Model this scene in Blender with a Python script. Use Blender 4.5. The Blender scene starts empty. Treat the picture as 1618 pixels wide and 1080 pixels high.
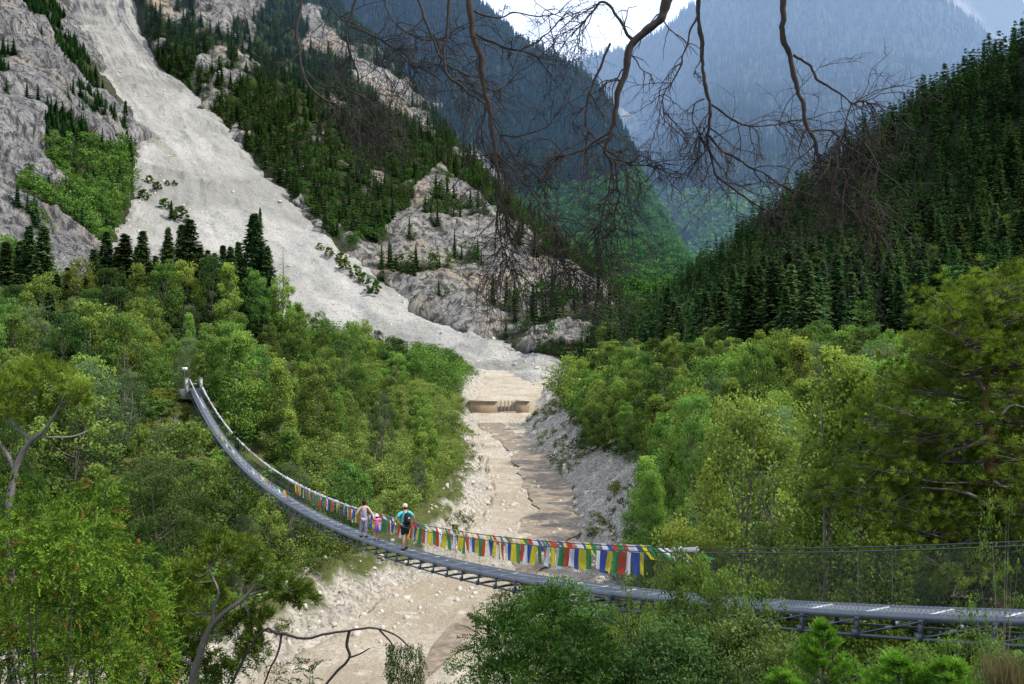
import bpy, math, random
import numpy as np
from mathutils import Vector, Matrix, Quaternion
R = math.radians
FPX = 1400.0
rng = np.random.default_rng(7)
random.seed(7)
scene = bpy.context.scene
COL = scene.collection

# ---------------------------------------------------------------- helpers
def W(px, py, Y):
    """point at depth Y seen at photo pixel px,py"""
    return np.array([(px - 809.0) / FPX * Y, Y, -(py - 540.0) / FPX * Y])

def tag(o, label=None, cat=None, group=None, kind=None):
    if label: o['label'] = label
    if cat: o['category'] = cat
    if group: o['group'] = group
    if kind: o['kind'] = kind
    return o

def link(o, parent=None):
    COL.objects.link(o)
    if parent is not None: o.parent = parent
    return o

def empty(name, loc=(0, 0, 0)):
    o = bpy.data.objects.new(name, None)
    o.empty_display_size = 0.3
    o.location = loc
    COL.objects.link(o)
    return o

def mesh_np(name, V, F, attrs=None, smooth=False, mat=None, matidx=None):
    V = np.asarray(V, dtype=np.float32); F = np.asarray(F, dtype=np.int32)
    me = bpy.data.meshes.new(name)
    n, k = F.shape
    me.vertices.add(len(V)); me.vertices.foreach_set('co', V.ravel())
    me.loops.add(n * k); me.loops.foreach_set('vertex_index', F.ravel())
    me.polygons.add(n)
    me.polygons.foreach_set('loop_start', np.arange(0, n * k, k, dtype=np.int32))
    me.polygons.foreach_set('loop_total', np.full(n, k, dtype=np.int32))
    if smooth: me.polygons.foreach_set('use_smooth', np.ones(n, dtype=bool))
    for an, av in (attrs or {}).items():
        a = me.attributes.new(an, 'FLOAT', 'POINT')
        a.data.foreach_set('value', np.asarray(av, dtype=np.float32))
    if mat is not None:
        for m in (mat if isinstance(mat, (list, tuple)) else [mat]): me.materials.append(m)
    if matidx is not None: me.polygons.foreach_set('material_index', np.asarray(matidx, dtype=np.int32))
    me.update(calc_edges=True)
    me.validate()
    return me

def obj_np(name, V, F, mat, parent=None, attrs=None, smooth=False):
    return link(bpy.data.objects.new(name, mesh_np(name, V, F, attrs, smooth, mat)), parent)

def hash3(ix, iy, iz, seed):
    h = (ix.astype(np.int64) * 374761393 + iy.astype(np.int64) * 668265263 + iz.astype(np.int64) * 2147483647 + seed * 974711) & 0x7fffffff
    h = ((h ^ (h >> 13)) * 1274126177) & 0x7fffffff
    h = ((h ^ (h >> 16)) * 668265263) & 0x7fffffff
    return ((h >> 7) & 0xffff) / 65535.0

def vnoise(P, scale=1.0, seed=0):
    Q = np.asarray(P, dtype=np.float64) / np.asarray(scale, dtype=np.float64)
    I = np.floor(Q).astype(np.int64); f = Q - I
    f = f * f * (3 - 2 * f)
    out = 0
    for dx in (0, 1):
        wx = f[:, 0] if dx else 1 - f[:, 0]
        for dy in (0, 1):
            wy = f[:, 1] if dy else 1 - f[:, 1]
            for dz in (0, 1):
                wz = f[:, 2] if dz else 1 - f[:, 2]
                out = out + wx * wy * wz * hash3(I[:, 0] + dx, I[:, 1] + dy, I[:, 2] + dz, seed)
    return out * 2 - 1

def fbm(P, scale, oct=4, seed=0, ridged=False, gain=.5):
    out = 0; a = 1.0; s = np.asarray(scale, dtype=np.float64); tot = 0
    for i in range(oct):
        n = vnoise(P, s, seed + i * 17)
        if ridged: n = 1 - 2 * np.abs(n)
        out = out + a * n; tot += a; a *= gain; s = s / 2.03
    return out / tot

def inpoly(px, py, poly):
    c = np.zeros(px.shape, bool)
    n = len(poly)
    j = n - 1
    for i in range(n):
        xi, yi = poly[i]; xj, yj = poly[j]
        if yi != yj:
            hit = ((yi > py) != (yj > py)) & (px < (xj - xi) * (py - yi) / (yj - yi) + xi)
            c ^= hit
        j = i
    return c

def proj(P):
    Y = np.maximum(P[:, 1], .1)
    return 809 + FPX * P[:, 0] / Y, 540 - FPX * P[:, 2] / Y

def crom(A, n):
    """Catmull-Rom resample of A (m,...) along axis 0 to n samples"""
    A = np.asarray(A, dtype=np.float64); m = len(A)
    t = np.linspace(0, m - 1, n); i = np.clip(np.floor(t).astype(int), 0, m - 2); f = t - i
    p0 = A[np.clip(i - 1, 0, m - 1)]; p1 = A[i]; p2 = A[i + 1]; p3 = A[np.clip(i + 2, 0, m - 1)]
    sh = (-1,) + (1,) * (A.ndim - 1); f = f.reshape(sh)
    return .5 * (2 * p1 + (-p0 + p2) * f + (2 * p0 - 5 * p1 + 4 * p2 - p3) * f ** 2 + (-p0 + 3 * p1 - 3 * p2 + p3) * f ** 3)

def loft(ctrl, nu, nv):
    """ctrl rows x cols of (px,py,Y) -> grid nu x nv x 3 (world)"""
    A = np.array([[W(*c) for c in row] for row in ctrl])
    G = crom(A, nu)
    G = np.swapaxes(crom(np.swapaxes(G, 0, 1), nv), 0, 1)
    return G

def grid_faces(nu, nv):
    i, j = np.meshgrid(np.arange(nu - 1), np.arange(nv - 1), indexing='ij')
    a = (i * nv + j).ravel()
    return np.stack([a, a + 1, a + nv + 1, a + nv], 1)

def grid_normals(G):
    du = np.gradient(G, axis=0); dv = np.gradient(G, axis=1)
    n = np.cross(du, dv); n /= np.linalg.norm(n, axis=2, keepdims=True) + 1e-9
    # face the camera
    s = np.sign(np.sum(n * -G, axis=2, keepdims=True)); s[s == 0] = 1
    # use the majority sign so the sheet never flips
    return n * (1 if s.mean() > 0 else -1)

# ---------------------------------------------------------------- tubes
def tube(pts, rad, sides=6, seed=0):
    P = np.asarray(pts, dtype=np.float64); n = len(P)
    rad = np.broadcast_to(np.asarray(rad, dtype=np.float64), (n,))
    T = np.gradient(P, axis=0); T /= np.linalg.norm(T, axis=1, keepdims=True) + 1e-9
    up = np.array([0.0, 0, 1]) if abs(T[0, 2]) < .9 else np.array([1.0, 0, 0])
    u = np.cross(T[0], up); u /= np.linalg.norm(u)
    V = []
    for i in range(n):
        u = u - T[i] * np.dot(u, T[i]); u /= np.linalg.norm(u) + 1e-9
        w = np.cross(T[i], u)
        a = np.arange(sides) / sides * 2 * math.pi
        V.append(P[i] + rad[i] * (np.cos(a)[:, None] * u + np.sin(a)[:, None] * w))
    V = np.concatenate(V)
    F = []
    i, j = np.meshgrid(np.arange(n - 1), np.arange(sides), indexing='ij')
    i = i.ravel(); j = j.ravel(); j2 = (j + 1) % sides
    F = np.stack([i * sides + j, i * sides + j2, (i + 1) * sides + j2, (i + 1) * sides + j], 1)
    return V, F

class MB:
    """collects quads"""
    def __init__(s): s.V = []; s.F = []; s.n = 0; s.A = []
    def add(s, V, F, a=0.0):
        V = np.asarray(V, dtype=np.float64); F = np.asarray(F)
        s.V.append(V); s.F.append(F + s.n); s.n += len(V)
        s.A.append(np.broadcast_to(np.asarray(a, dtype=np.float64), (len(V),)))
    def tube(s, pts, rad, sides=6, a=0.0):
        V, F = tube(pts, rad, sides); s.add(V, F, a)
    def box(s, c, size, M=None, a=0.0):
        c = np.asarray(c, float); h = np.asarray(size, float) / 2
        v = np.array([[x, y, z] for x in (-1, 1) for y in (-1, 1) for z in (-1, 1)]) * h
        if M is not None: v = v @ np.asarray(M).T
        s.add(v + c, [[0, 1, 3, 2], [4, 6, 7, 5], [0, 4, 5, 1], [2, 3, 7, 6], [0, 2, 6, 4], [1, 5, 7, 3]], a)
    def arrays(s): return np.concatenate(s.V), np.concatenate(s.F), np.concatenate(s.A)
    def build(s, name, mat, parent=None, smooth=False):
        V, F, A = s.arrays()
        return obj_np(name, V, F, mat, parent, {'tint': A}, smooth)

# ---------------------------------------------------------------- materials
def newmat(name):
    m = bpy.data.materials.new(name); m.use_nodes = True
    nt = m.node_tree; nt.nodes.clear()
    out = nt.nodes.new('ShaderNodeOutputMaterial')
    return m, nt, out

def N(nt, typ, **kw):
    n = nt.nodes.new(typ)
    for k, v in kw.items():
        if k in n.inputs and not hasattr(n, k): n.inputs[k].default_value = v
        else: setattr(n, k, v)
    return n

def ramp(nt, stops, interp='LINEAR'):
    r = nt.nodes.new('ShaderNodeValToRGB'); cr = r.color_ramp; cr.interpolation = interp
    while len(cr.elements) < len(stops): cr.elements.new(.5)
    for e, (p, c) in zip(cr.elements, stops):
        e.position = p; e.color = (*c, 1) if len(c) == 3 else c
    return r

def mixc(nt, fac, a, b, mode='MIX'):
    m = nt.nodes.new('ShaderNodeMix'); m.data_type = 'RGBA'; m.blend_type = mode
    for sock, val in ((m.inputs[0], fac), (m.inputs[6], a), (m.inputs[7], b)):
        if hasattr(val, 'links') or hasattr(val, 'is_linked'): nt.links.new(val, sock)
        elif isinstance(val, (int, float)): sock.default_value = val
        else: sock.default_value = (*val, 1)
    return m.outputs[2]

def math_(nt, op, a, b=0.0):
    m = nt.nodes.new('ShaderNodeMath'); m.operation = op
    for sock, val in ((m.inputs[0], a), (m.inputs[1], b)):
        if isinstance(val, (int, float)): sock.default_value = val
        else: nt.links.new(val, sock)
    return m.outputs[0]

def noise_(nt, scale, detail=4, rough=.55, vec=None, dist=0.0):
    n = nt.nodes.new('ShaderNodeTexNoise'); n.inputs['Scale'].default_value = scale
    n.inputs['Detail'].default_value = detail; n.inputs['Roughness'].default_value = rough
    n.inputs['Distortion'].default_value = dist
    if vec is not None: nt.links.new(vec, n.inputs['Vector'])
    return n.outputs['Fac']

def foliage_mat(name, dark, light, trans=.4, sat_shift=None, gloss=.0, rnd=.36, tcol=None):
    m, nt, out = newmat(name)
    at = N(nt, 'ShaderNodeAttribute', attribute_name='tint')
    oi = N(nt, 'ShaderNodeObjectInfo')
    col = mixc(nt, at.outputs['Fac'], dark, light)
    val = math_(nt, 'MULTIPLY_ADD', oi.outputs['Random'], rnd * 2)
    nt.nodes[-1].inputs[2].default_value = 1 - rnd
    hs = N(nt, 'ShaderNodeHueSaturation')
    nt.links.new(col, hs.inputs['Color']); nt.links.new(val, hs.inputs['Value'])
    r2 = math_(nt, 'FRACT', math_(nt, 'MULTIPLY', oi.outputs['Random'], 7.31))
    hue = math_(nt, 'ADD', math_(nt, 'MULTIPLY', r2, .065 if rnd > .1 else .01), .485 if rnd > .1 else .505)
    nt.links.new(hue, hs.inputs['Hue'])
    c = hs.outputs['Color']
    d = N(nt, 'ShaderNodeBsdfDiffuse'); nt.links.new(c, d.inputs['Color'])
    t = N(nt, 'ShaderNodeBsdfTranslucent')
    tc = mixc(nt, 1.0, c, tcol or (1.05, 1.2, .5), 'MULTIPLY')
    nt.links.new(tc, t.inputs['Color'])
    ms = N(nt, 'ShaderNodeMixShader'); ms.inputs[0].default_value = trans
    nt.links.new(d.outputs[0], ms.inputs[1]); nt.links.new(t.outputs[0], ms.inputs[2])
    last = ms.outputs[0]
    if gloss > 0:
        g = N(nt, 'ShaderNodeBsdfGlossy'); g.inputs['Roughness'].default_value = .38
        g.inputs['Color'].default_value = (.9, .95, 1, 1)
        m2 = N(nt, 'ShaderNodeMixShader'); m2.inputs[0].default_value = gloss
        nt.links.new(last, m2.inputs[1]); nt.links.new(g.outputs[0], m2.inputs[2]); last = m2.outputs[0]
    nt.links.new(last, out.inputs['Surface'])
    return m

def plain_mat(name, col, rough=.6, metal=0.0, var=.15, nscale=8, bump=0.0, trans=0.0, spec=.3):
    m, nt, out = newmat(name)
    tc = N(nt, 'ShaderNodeTexCoord')
    n = noise_(nt, nscale, 4, .6, tc.outputs['Object'])
    c = mixc(nt, n, tuple(x * (1 - var) for x in col), tuple(min(1, x * (1 + var)) for x in col))
    b = N(nt, 'ShaderNodeBsdfPrincipled')
    nt.links.new(c, b.inputs['Base Color']); b.inputs['Roughness'].default_value = rough
    b.inputs['Metallic'].default_value = metal; b.inputs['Specular IOR Level'].default_value = spec
    if bump:
        bp = N(nt, 'ShaderNodeBump'); bp.inputs['Strength'].default_value = .6; bp.inputs['Distance'].default_value = bump
        nt.links.new(noise_(nt, nscale * 3, 5, .6, tc.outputs['Object']), bp.inputs['Height']); nt.links.new(bp.outputs[0], b.inputs['Normal'])
    last = b.outputs[0]
    if trans:
        t = N(nt, 'ShaderNodeBsdfTranslucent'); nt.links.new(c, t.inputs['Color'])
        ms = N(nt, 'ShaderNodeMixShader'); ms.inputs[0].default_value = trans
        nt.links.new(last, ms.inputs[1]); nt.links.new(t.outputs[0], ms.inputs[2]); last = ms.outputs[0]
    nt.links.new(last, out.inputs['Surface'])
    return m

def rock_mat(name, cA, cB, cWarm, soil, scale=1.0, bumpd=2.5, warm=.5, dark=1.0, tall=(1, 1, .35), joints=True):
    """rock face with strata, cracks, stains; attribute 'forest' turns it into dark wooded soil"""
    m, nt, out = newmat(name)
    g = N(nt, 'ShaderNodeNewGeometry')
    mp = N(nt, 'ShaderNodeMapping'); nt.links.new(g.outputs['Position'], mp.inputs['Vector'])
    mp.inputs['Scale'].default_value = tall
    mp.inputs['Rotation'].default_value = (0, .25, 0)
    v = mp.outputs[0]
    n1 = noise_(nt, .035 * scale, 6, .65, v, .6)
    n2 = noise_(nt, .16 * scale, 6, .7, v, .4)
    n3 = noise_(nt, .018 * scale, 3, .5, v)
    base = mixc(nt, ramp_f(nt, n1, .35, .65), cA, cB)
    base = mixc(nt, ramp_f(nt, n3, .52, .68, warm), base, cWarm)
    base = mixc(nt, ramp_f(nt, n2, .42, .54, .9), tuple(x * .30 for x in cA), base)  # bump hollows darkened in the colour, painted crevice shade
    if joints:
        vo = N(nt, 'ShaderNodeTexVoronoi', feature='DISTANCE_TO_EDGE'); vo.inputs['Scale'].default_value = .07 * scale
        nt.links.new(v, vo.inputs['Vector'])
        base = mixc(nt, ramp_f(nt, vo.outputs['Distance'], .0, .05), mixc(nt, .5, base, (.1, .1, .11)), base)
    at = N(nt, 'ShaderNodeAttribute', attribute_name='forest')
    nf = noise_(nt, .2 * scale, 4, .6, g.outputs['Position'])
    soilc = mixc(nt, nf, tuple(x * .6 for x in soil), tuple(x * 1.4 for x in soil))
    base = mixc(nt, at.outputs['Fac'], base, soilc)
    b = N(nt, 'ShaderNodeBsdfPrincipled'); b.inputs['Roughness'].default_value = .9
    b.inputs['Specular IOR Level'].default_value = .1
    nt.links.new(base, b.inputs['Base Color'])
    h = math_(nt, 'ADD', math_(nt, 'MULTIPLY', n2, 1.0), math_(nt, 'MULTIPLY', n1, 2.2))
    bp = N(nt, 'ShaderNodeBump'); bp.inputs['Strength'].default_value = 1.0; bp.inputs['Distance'].default_value = bumpd
    nt.links.new(h, bp.inputs['Height']); nt.links.new(bp.outputs[0], b.inputs['Normal'])
    nt.links.new(b.outputs[0], out.inputs['Surface'])
    return m

def ramp_f(nt, fac, lo, hi, top=1.0):
    mr = N(nt, 'ShaderNodeMapRange'); nt.links.new(fac, mr.inputs[0])
    mr.inputs[1].default_value = lo; mr.inputs[2].default_value = hi
    mr.inputs[3].default_value = 0; mr.inputs[4].default_value = top
    return mr.outputs[0]

# ---------------------------------------------------------------- world, sun, camera
SUN_AZ, SUN_EL = R(100), R(50)        # azimuth clockwise from +Y
sun_dir = np.array([math.sin(SUN_AZ) * math.cos(SUN_EL), math.cos(SUN_AZ) * math.cos(SUN_EL), math.sin(SUN_EL)])
w = bpy.data.worlds.new('World'); scene.world = w; w.use_nodes = True
nt = w.node_tree; nt.nodes.clear()
sky = nt.nodes.new('ShaderNodeTexSky'); sky.sky_type = 'NISHITA'; sky.sun_disc = False
sky.sun_elevation = SUN_EL; sky.sun_rotation = SUN_AZ; sky.altitude = 800; sky.dust_density = 2.0
bg = nt.nodes.new('ShaderNodeBackground'); bg.inputs['Strength'].default_value = .15
wo = nt.nodes.new('ShaderNodeOutputWorld')
tcw = nt.nodes.new('ShaderNodeTexCoord')
cn = noise_(nt, 2.2, 6, .6, tcw.outputs['Generated'], .3)
cf = ramp_f(nt, cn, .25, .55, .95)
sxyz = nt.nodes.new('ShaderNodeSeparateXYZ'); nt.links.new(tcw.outputs['Generated'], sxyz.inputs[0])
north = ramp_f(nt, sxyz.outputs[1], .75, .95)            # sky ahead made brighter and bluer, added to look white through the haze
cloud = mixc(nt, north, (7.6, 8.6, 10.6), (10.5, 12.5, 18))
cl = mixc(nt, cf, sky.outputs[0], cloud)
nt.links.new(cl, bg.inputs['Color']); nt.links.new(bg.outputs[0], wo.inputs['Surface'])
sl = bpy.data.lights.new('sun', 'SUN'); sl.energy = 5.0; sl.angle = R(.53); sl.color = (1.0, .93, .82)
so = bpy.data.objects.new('sun', sl); COL.objects.link(so)
so.rotation_euler = Vector(sun_dir).to_track_quat('Z', 'Y').to_euler()
cam = bpy.data.cameras.new('camera'); co = bpy.data.objects.new('camera', cam); COL.objects.link(co)
cam.sensor_width = 36; cam.lens = 36 * FPX / 1618; cam.clip_start = .1; cam.clip_end = 20000
co.location = (0, 0, 0); co.rotation_euler = (R(90), 0, 0)
scene.camera = co
scene.view_settings.view_transform = 'Standard'; scene.view_settings.look = 'None'
scene.view_settings.exposure = 0; scene.view_settings.gamma = 1
cy = scene.cycles
cy.max_bounces = 5; cy.diffuse_bounces = 2; cy.glossy_bounces = 2; cy.transmission_bounces = 3; cy.volume_bounces = 0
cy.transparent_max_bounces = 6; cy.use_denoising = True
cy.caustics_reflective = False; cy.caustics_refractive = False
# ---------------------------------------------------------------- bridge line (plan + height)
_BP = [(306, 612), (318, 640), (340, 680), (370, 715), (400, 746), (450, 787), (500, 817), (560, 843), (640, 868), (700, 886), (800, 906), (900, 922), (1000, 934), (1100, 943), (1200, 952), (1400, 962), (1618, 973), (1900, 982), (2200, 980)]
_by = []; _bz = []
for _px, _py in _BP:
    _Y = 1 / (.0294 + 5.3e-5 * (_px - 640)); _by.append(_Y); _bz.append(-(_py - 540) * _Y / 1400)
_pf = np.polyfit(_by, _bz, 4)
def bridge_pt(Y):
    Y = np.asarray(Y, float)
    return np.stack([13.48 - .517 * Y, Y, np.polyval(_pf, Y)], -1)

# ---------------------------------------------------------------- valley ground
_g = np.array([
 (-30.5, 85, -5.9), (-35, 88, -5.4), (-31, 80, -8.5), (-27, 75, -12.5), (-24, 70, -15.5), (-20, 65, -16.5), (-33, 93, -5.6), (-28, 92, -8),
 (-19, 62, -17), (-15, 70, -17), (-11.4, 77, -17), (-8, 97, -16.5), (-6, 132, -16.3), (-8.4, 200, -15.5), (-12, 110, -16),
 (-45, 60, -11), (-30, 50, -14.5), (-20, 45, -16.5), (-20, 75, -16.5), (-45, 90, -6.5), (-60, 130, -3), (-50, 170, -1), (-26, 110, -13.5), (-24, 150, -11),
 (-30, 200, -7), (-14, 200, -14), (-80, 200, 2), (-120, 250, 6), (-100, 100, -1), (-70, 60, -2), (-60, 30, -4), (-150, 150, 5),
 (0, 0, -1.9), (0, 4, -3.6), (-4, 4, -3.4), (0, 8, -6.2), (-6, 10, -7.5), (-14, 10, -7), (-3, 20, -13), (-3, 30, -16.5), (-20, 30, -14), (-40, 10, -4), (3, 45, -15.5),
 (5, 12, -7), (8, 20, -9.5), (10, 30, -12.5), (13, 2, -3), (10, 12, -6.6), (9, 8, -5.0), (20, 20, -5.5), (28, 30, -4), (40, 40, -1), (15, 45, -13), (30, 60, -8),
 (20, 80, -12.5), (13, 95, -13.3), (16, 115, -13.3), (15, 135, -13.6), (60, 100, -5), (100, 120, -1), (30, 150, -10), (60, 200, -9), (12, 200, -12),
 (20, 250, -11), (30, 330, -10), (-5, 320, -9), (100, 200, -3), (-30, 260, -11), (-40, 330, -12), (80, 340, -12), (-20, 260, -10), (6, 290, -12),
 (40, 0, 2), (0, -30, 5), (-60, -20, 4), (60, -30, 8), (-250, 0, 10), (250, 100, 25), (-250, 300, 15), (250, 400, 0), (0, 420, -12), (100, 420, -20), (170, 180, 8),
], float)
def _tps(r): return np.where(r > 1e-6, r * r * np.log(np.maximum(r, 1e-6)), 0)
_n = len(_g); _d = np.linalg.norm(_g[:, None, :2] - _g[None, :, :2], axis=2) / 100
_A = np.zeros((_n + 3, _n + 3)); _A[:_n, :_n] = _tps(_d) + np.eye(_n) * 2e-3
_A[:_n, _n] = 1; _A[:_n, _n + 1:] = _g[:, :2] / 100; _A[_n:, :_n] = _A[:_n, _n:].T
_wt = np.linalg.solve(_A, np.concatenate([_g[:, 2], np.zeros(3)]))
def bankH(X, Y):
    X = np.asarray(X, float).ravel(); Y = np.asarray(Y, float).ravel()
    P = np.stack([X, Y], 1); out = np.empty(len(P))
    for s in range(0, len(P), 40000):
        p = P[s:s + 40000]
        d = np.linalg.norm(p[:, None] - _g[None, :, :2], axis=2) / 100
        out[s:s + 40000] = _tps(d) @ _wt[:_n] + _wt[_n] + p[:, 0] / 100 * _wt[_n + 1] + p[:, 1] / 100 * _wt[_n + 2]
    return out
# gorge: x, y, half width of the floor
_ch = np.array([(-70, 2, 8), (-50, 12, 8), (-32, 26, 8), (-18, 37, 8), (-9, 47, 8), (-6, 57, 7.5), (-3.3, 68, 7), (1, 76, 5.2), (1.5, 92, 5.4), (2.2, 109, 4.5), (.9, 135, 4.5), (-1.6, 170, 4.9), (-2.9, 215, 6.2), (-1.5, 240, 8.5), (1, 280, 10), (4, 330, 14)], float)
_cc = crom(_ch, 300)
DAM_Y = 229.0
def chan(X, Y):
    X = np.asarray(X, float).ravel(); Y = np.asarray(Y, float).ravel()
    best = np.full(len(X), 1e9); iy = np.zeros(len(X)); side = np.zeros(len(X))
    for k in range(0, 300, 2):
        d = np.hypot(X - _cc[k, 0], Y - _cc[k, 1]) - _cc[k, 2]
        m = d < best; best[m] = d[m]; iy[m] = _cc[k, 1]; side[m] = np.sign(X[m] - _cc[k, 0])
    return best, iy, side
def groundH(X, Y, detail=True):
    sh = np.shape(X); X = np.ravel(X).astype(float); Y = np.ravel(Y).astype(float)
    B = bankH(X, Y)
    P = np.stack([X, Y, np.zeros(len(X))], 1)
    d, cy_, side = chan(X, Y)
    d = d + fbm(P, 9, 3, 3) * 1.3
    Yc = np.clip(Y, 30, 400); bed = -20 + (Yc - 60) * .01 + np.where(Yc > DAM_Y + 1.0, np.minimum(2.7 + (Yc - DAM_Y) * .05, 12), 0)
    slope = np.where(side < 0, .9, .64)
    up = bed + slope * np.maximum(d, 0)
    gully = 0
    H = np.where(d > 0, np.minimum(up, np.maximum(B, bed + .15)), bed)
    if detail:
        rough = fbm(P, 3.0, 4, 11) + .4 * fbm(P, 1.6, 3, 13, True)
        bank = (d > 0) & (up < B + 1)
        H = H + rough * np.where(bank, .8, np.where(d > 0, .35, .2)) + fbm(P, 1.1, 3, 21, True) * np.where(bank, .22, .05)
        # gullies running down the open banks
        H = H - np.where(bank, 1.1 * np.abs(vnoise(P, 2.6, 31)) + .5 * np.abs(vnoise(P, 1.2, 37)), 0)
    return H.reshape(sh)

# polar-like grid, dense near the camera
nx_, ny_ = 560, 640
ty = np.linspace(0, 1, ny_); Yg = -60 + 60 * np.minimum(ty / .06, 1) + np.where(ty > .06, ((ty - .06) / .94) ** 1.75 * 430, 0)
U = np.linspace(-1, 1, nx_)
Uu = np.sign(U) * (np.abs(U) ** 1.5)
YY, UU = np.meshgrid(Yg, Uu, indexing='ij')
half = 60 + np.maximum(YY, 0) * .72
XX = UU * half + .02 * np.maximum(YY, 0) * 0
ZZ = groundH(XX, YY)
V = np.stack([XX, YY, ZZ], 2).reshape(-1, 3)
dch, _, sd_ = chan(XX, YY)
P0 = V * np.array([1, 1, 0])
dn = dch + fbm(P0, 9, 3, 3) * 1.3
Bk = bankH(XX, YY)
bedz = V[:, 2]
veg = np.clip((bedz - (Bk - 1.1)) / .5 + fbm(P0, 2.2, 4, 78) * 2.5, 0, 1) * (dn > .4)
veg = veg * (V[:, 1] < 232) * np.clip((fbm(P0, 6, 4, 77) + .95) * 3.5, 0, 1)
bedmask = np.clip(1 - dn / .8, 0, 1)

def ground_material():
    m, nt, out = newmat('ground_earth')
    g = N(nt, 'ShaderNodeNewGeometry'); pos = g.outputs['Position']
    a1 = N(nt, 'ShaderNodeAttribute', attribute_name='veg'); a2 = N(nt, 'ShaderNodeAttribute', attribute_name='bed')
    n1 = noise_(nt, .5, 6, .7, pos); n2 = noise_(nt, 3.2, 5, .7, pos); n3 = noise_(nt, .09, 4, .6, pos, .5)
    gravel = mixc(nt, ramp_f(nt, n1, .35, .65), (.31, .285, .245), (.54, .50, .44))
    gravel = mixc(nt, ramp_f(nt, n2, .40, .52), (.20, .185, .15), gravel)
    vo = N(nt, 'ShaderNodeTexVoronoi'); vo.inputs['Scale'].default_value = 1.3; nt.links.new(pos, vo.inputs['Vector'])
    gravel = mixc(nt, ramp_f(nt, vo.outputs['Distance'], .12, .2), (.58, .55, .5), gravel)
    bed = mixc(nt, ramp_f(nt, n3, .4, .6), (.36, .31, .23), (.51, .46, .38))
    bed = mixc(nt, ramp_f(nt, n2, .36, .55), (.34, .27, .19), bed)
    bed = mixc(nt, ramp_f(nt, n1, .55, .7, .7), bed, (.68, .64, .56))
    c = mixc(nt, a2.outputs['Fac'], gravel, bed)
    grass = mixc(nt, ramp_f(nt, n1, .35, .65), (.05, .07, .02), (.12, .13, .045))
    c = mixc(nt, a1.outputs['Fac'], c, grass)
    b = N(nt, 'ShaderNodeBsdfPrincipled'); b.inputs['Roughness'].default_value = .95; b.inputs['Specular IOR Level'].default_value = .1
    nt.links.new(c, b.inputs['Base Color'])
    bp = N(nt, 'ShaderNodeBump'); bp.inputs['Distance'].default_value = .5; bp.inputs['Strength'].default_value = .9
    nt.links.new(math_(nt, 'ADD', n1, math_(nt, 'MULTIPLY', n2, .5)), bp.inputs['Height']); nt.links.new(bp.outputs[0], b.inputs['Normal'])
    nt.links.new(b.outputs[0], out.inputs['Surface'])
    return m
M_GROUND = ground_material()
gr = obj_np('valley_ground', V, grid_faces(ny_, nx_), M_GROUND, None, {'veg': veg, 'bed': bedmask}, True)
tag(gr, kind='structure')
# wide base sheet out to the horizon
s_ = 9000.0
bs = obj_np('ground', [(-s_, -s_, -60), (s_, -s_, -60), (s_, s_, -60), (-s_, s_, -60)], [[0, 1, 2, 3]], M_GROUND, None, {'veg': [1] * 4, 'bed': [0] * 4})
tag(bs, kind='structure')

# stream: a shallow braided ribbon of brown water lying on the bed
def water_mat():
    m, nt, out = newmat('silty_water')
    g = N(nt, 'ShaderNodeNewGeometry'); pos = g.outputs['Position']
    n = noise_(nt, .9, 5, .7, pos, 1.0)
    c = mixc(nt, ramp_f(nt, n, .4, .62), (.15, .115, .08), (.31, .25, .18))
    b = N(nt, 'ShaderNodeBsdfPrincipled'); b.inputs['Roughness'].default_value = .55; b.inputs['Specular IOR Level'].default_value = .3
    nt.links.new(c, b.inputs['Base Color'])
    bp = N(nt, 'ShaderNodeBump'); bp.inputs['Distance'].default_value = .12; bp.inputs['Strength'].default_value = .8
    nt.links.new(noise_(nt, 2.2, 5, .65, pos), bp.inputs['Height']); nt.links.new(bp.outputs[0], b.inputs['Normal'])
    nt.links.new(b.outputs[0], out.inputs['Surface'])
    return m
M_WATER = water_mat()
def stream(name, pts, wid, seed):
    """pts px,py on the bed; follows the ground, 3 cm above"""
    C = []
    for px, py in pts:
        k = (py - 540) / 1400; Y = 20.6 / (k + .01); C.append(((px - 809) / 1400 * Y, Y))
    C = crom(np.array(C), 160); wd = crom(np.array(wid, float), 160)
    T = np.gradient(C, axis=0); T /= np.linalg.norm(T, axis=1, keepdims=True); Nn = np.stack([T[:, 1], -T[:, 0]], 1)
    s = np.linspace(-1, 1, 15)
    jit = 1 + .9 * fbm(np.stack([C[:, 0], C[:, 1], np.full(160, seed)], 1), 6, 3, seed)
    X = C[:, None, 0] + Nn[:, None, 0] * s[None] * (wd * jit)[:, None]; Y = C[:, None, 1] + Nn[:, None, 1] * s[None] * (wd * jit)[:, None]
    Z = groundH(X, Y, False) + .10 + .0 * X
    Z = np.broadcast_to(Z.mean(axis=1, keepdims=True), Z.shape) * .7 + Z * .3
    o = obj_np(name, np.stack([X, Y, Z], 2).reshape(-1, 3), grid_faces(160, 15), M_WATER, None, None, True)
    return tag(o, kind='structure')
stream('stream', [(772, 668), (800, 690), (830, 712), (850, 745), (866, 770), (874, 800), (872, 830), (850, 870), (830, 905), (780, 950), (720, 1010), (650, 1090)], [2.4, 2.8, 2.6, 2.6, 2.8, 3.0, 2.8, 2.0, 1.0, .8, .8, .8], 5)

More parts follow.
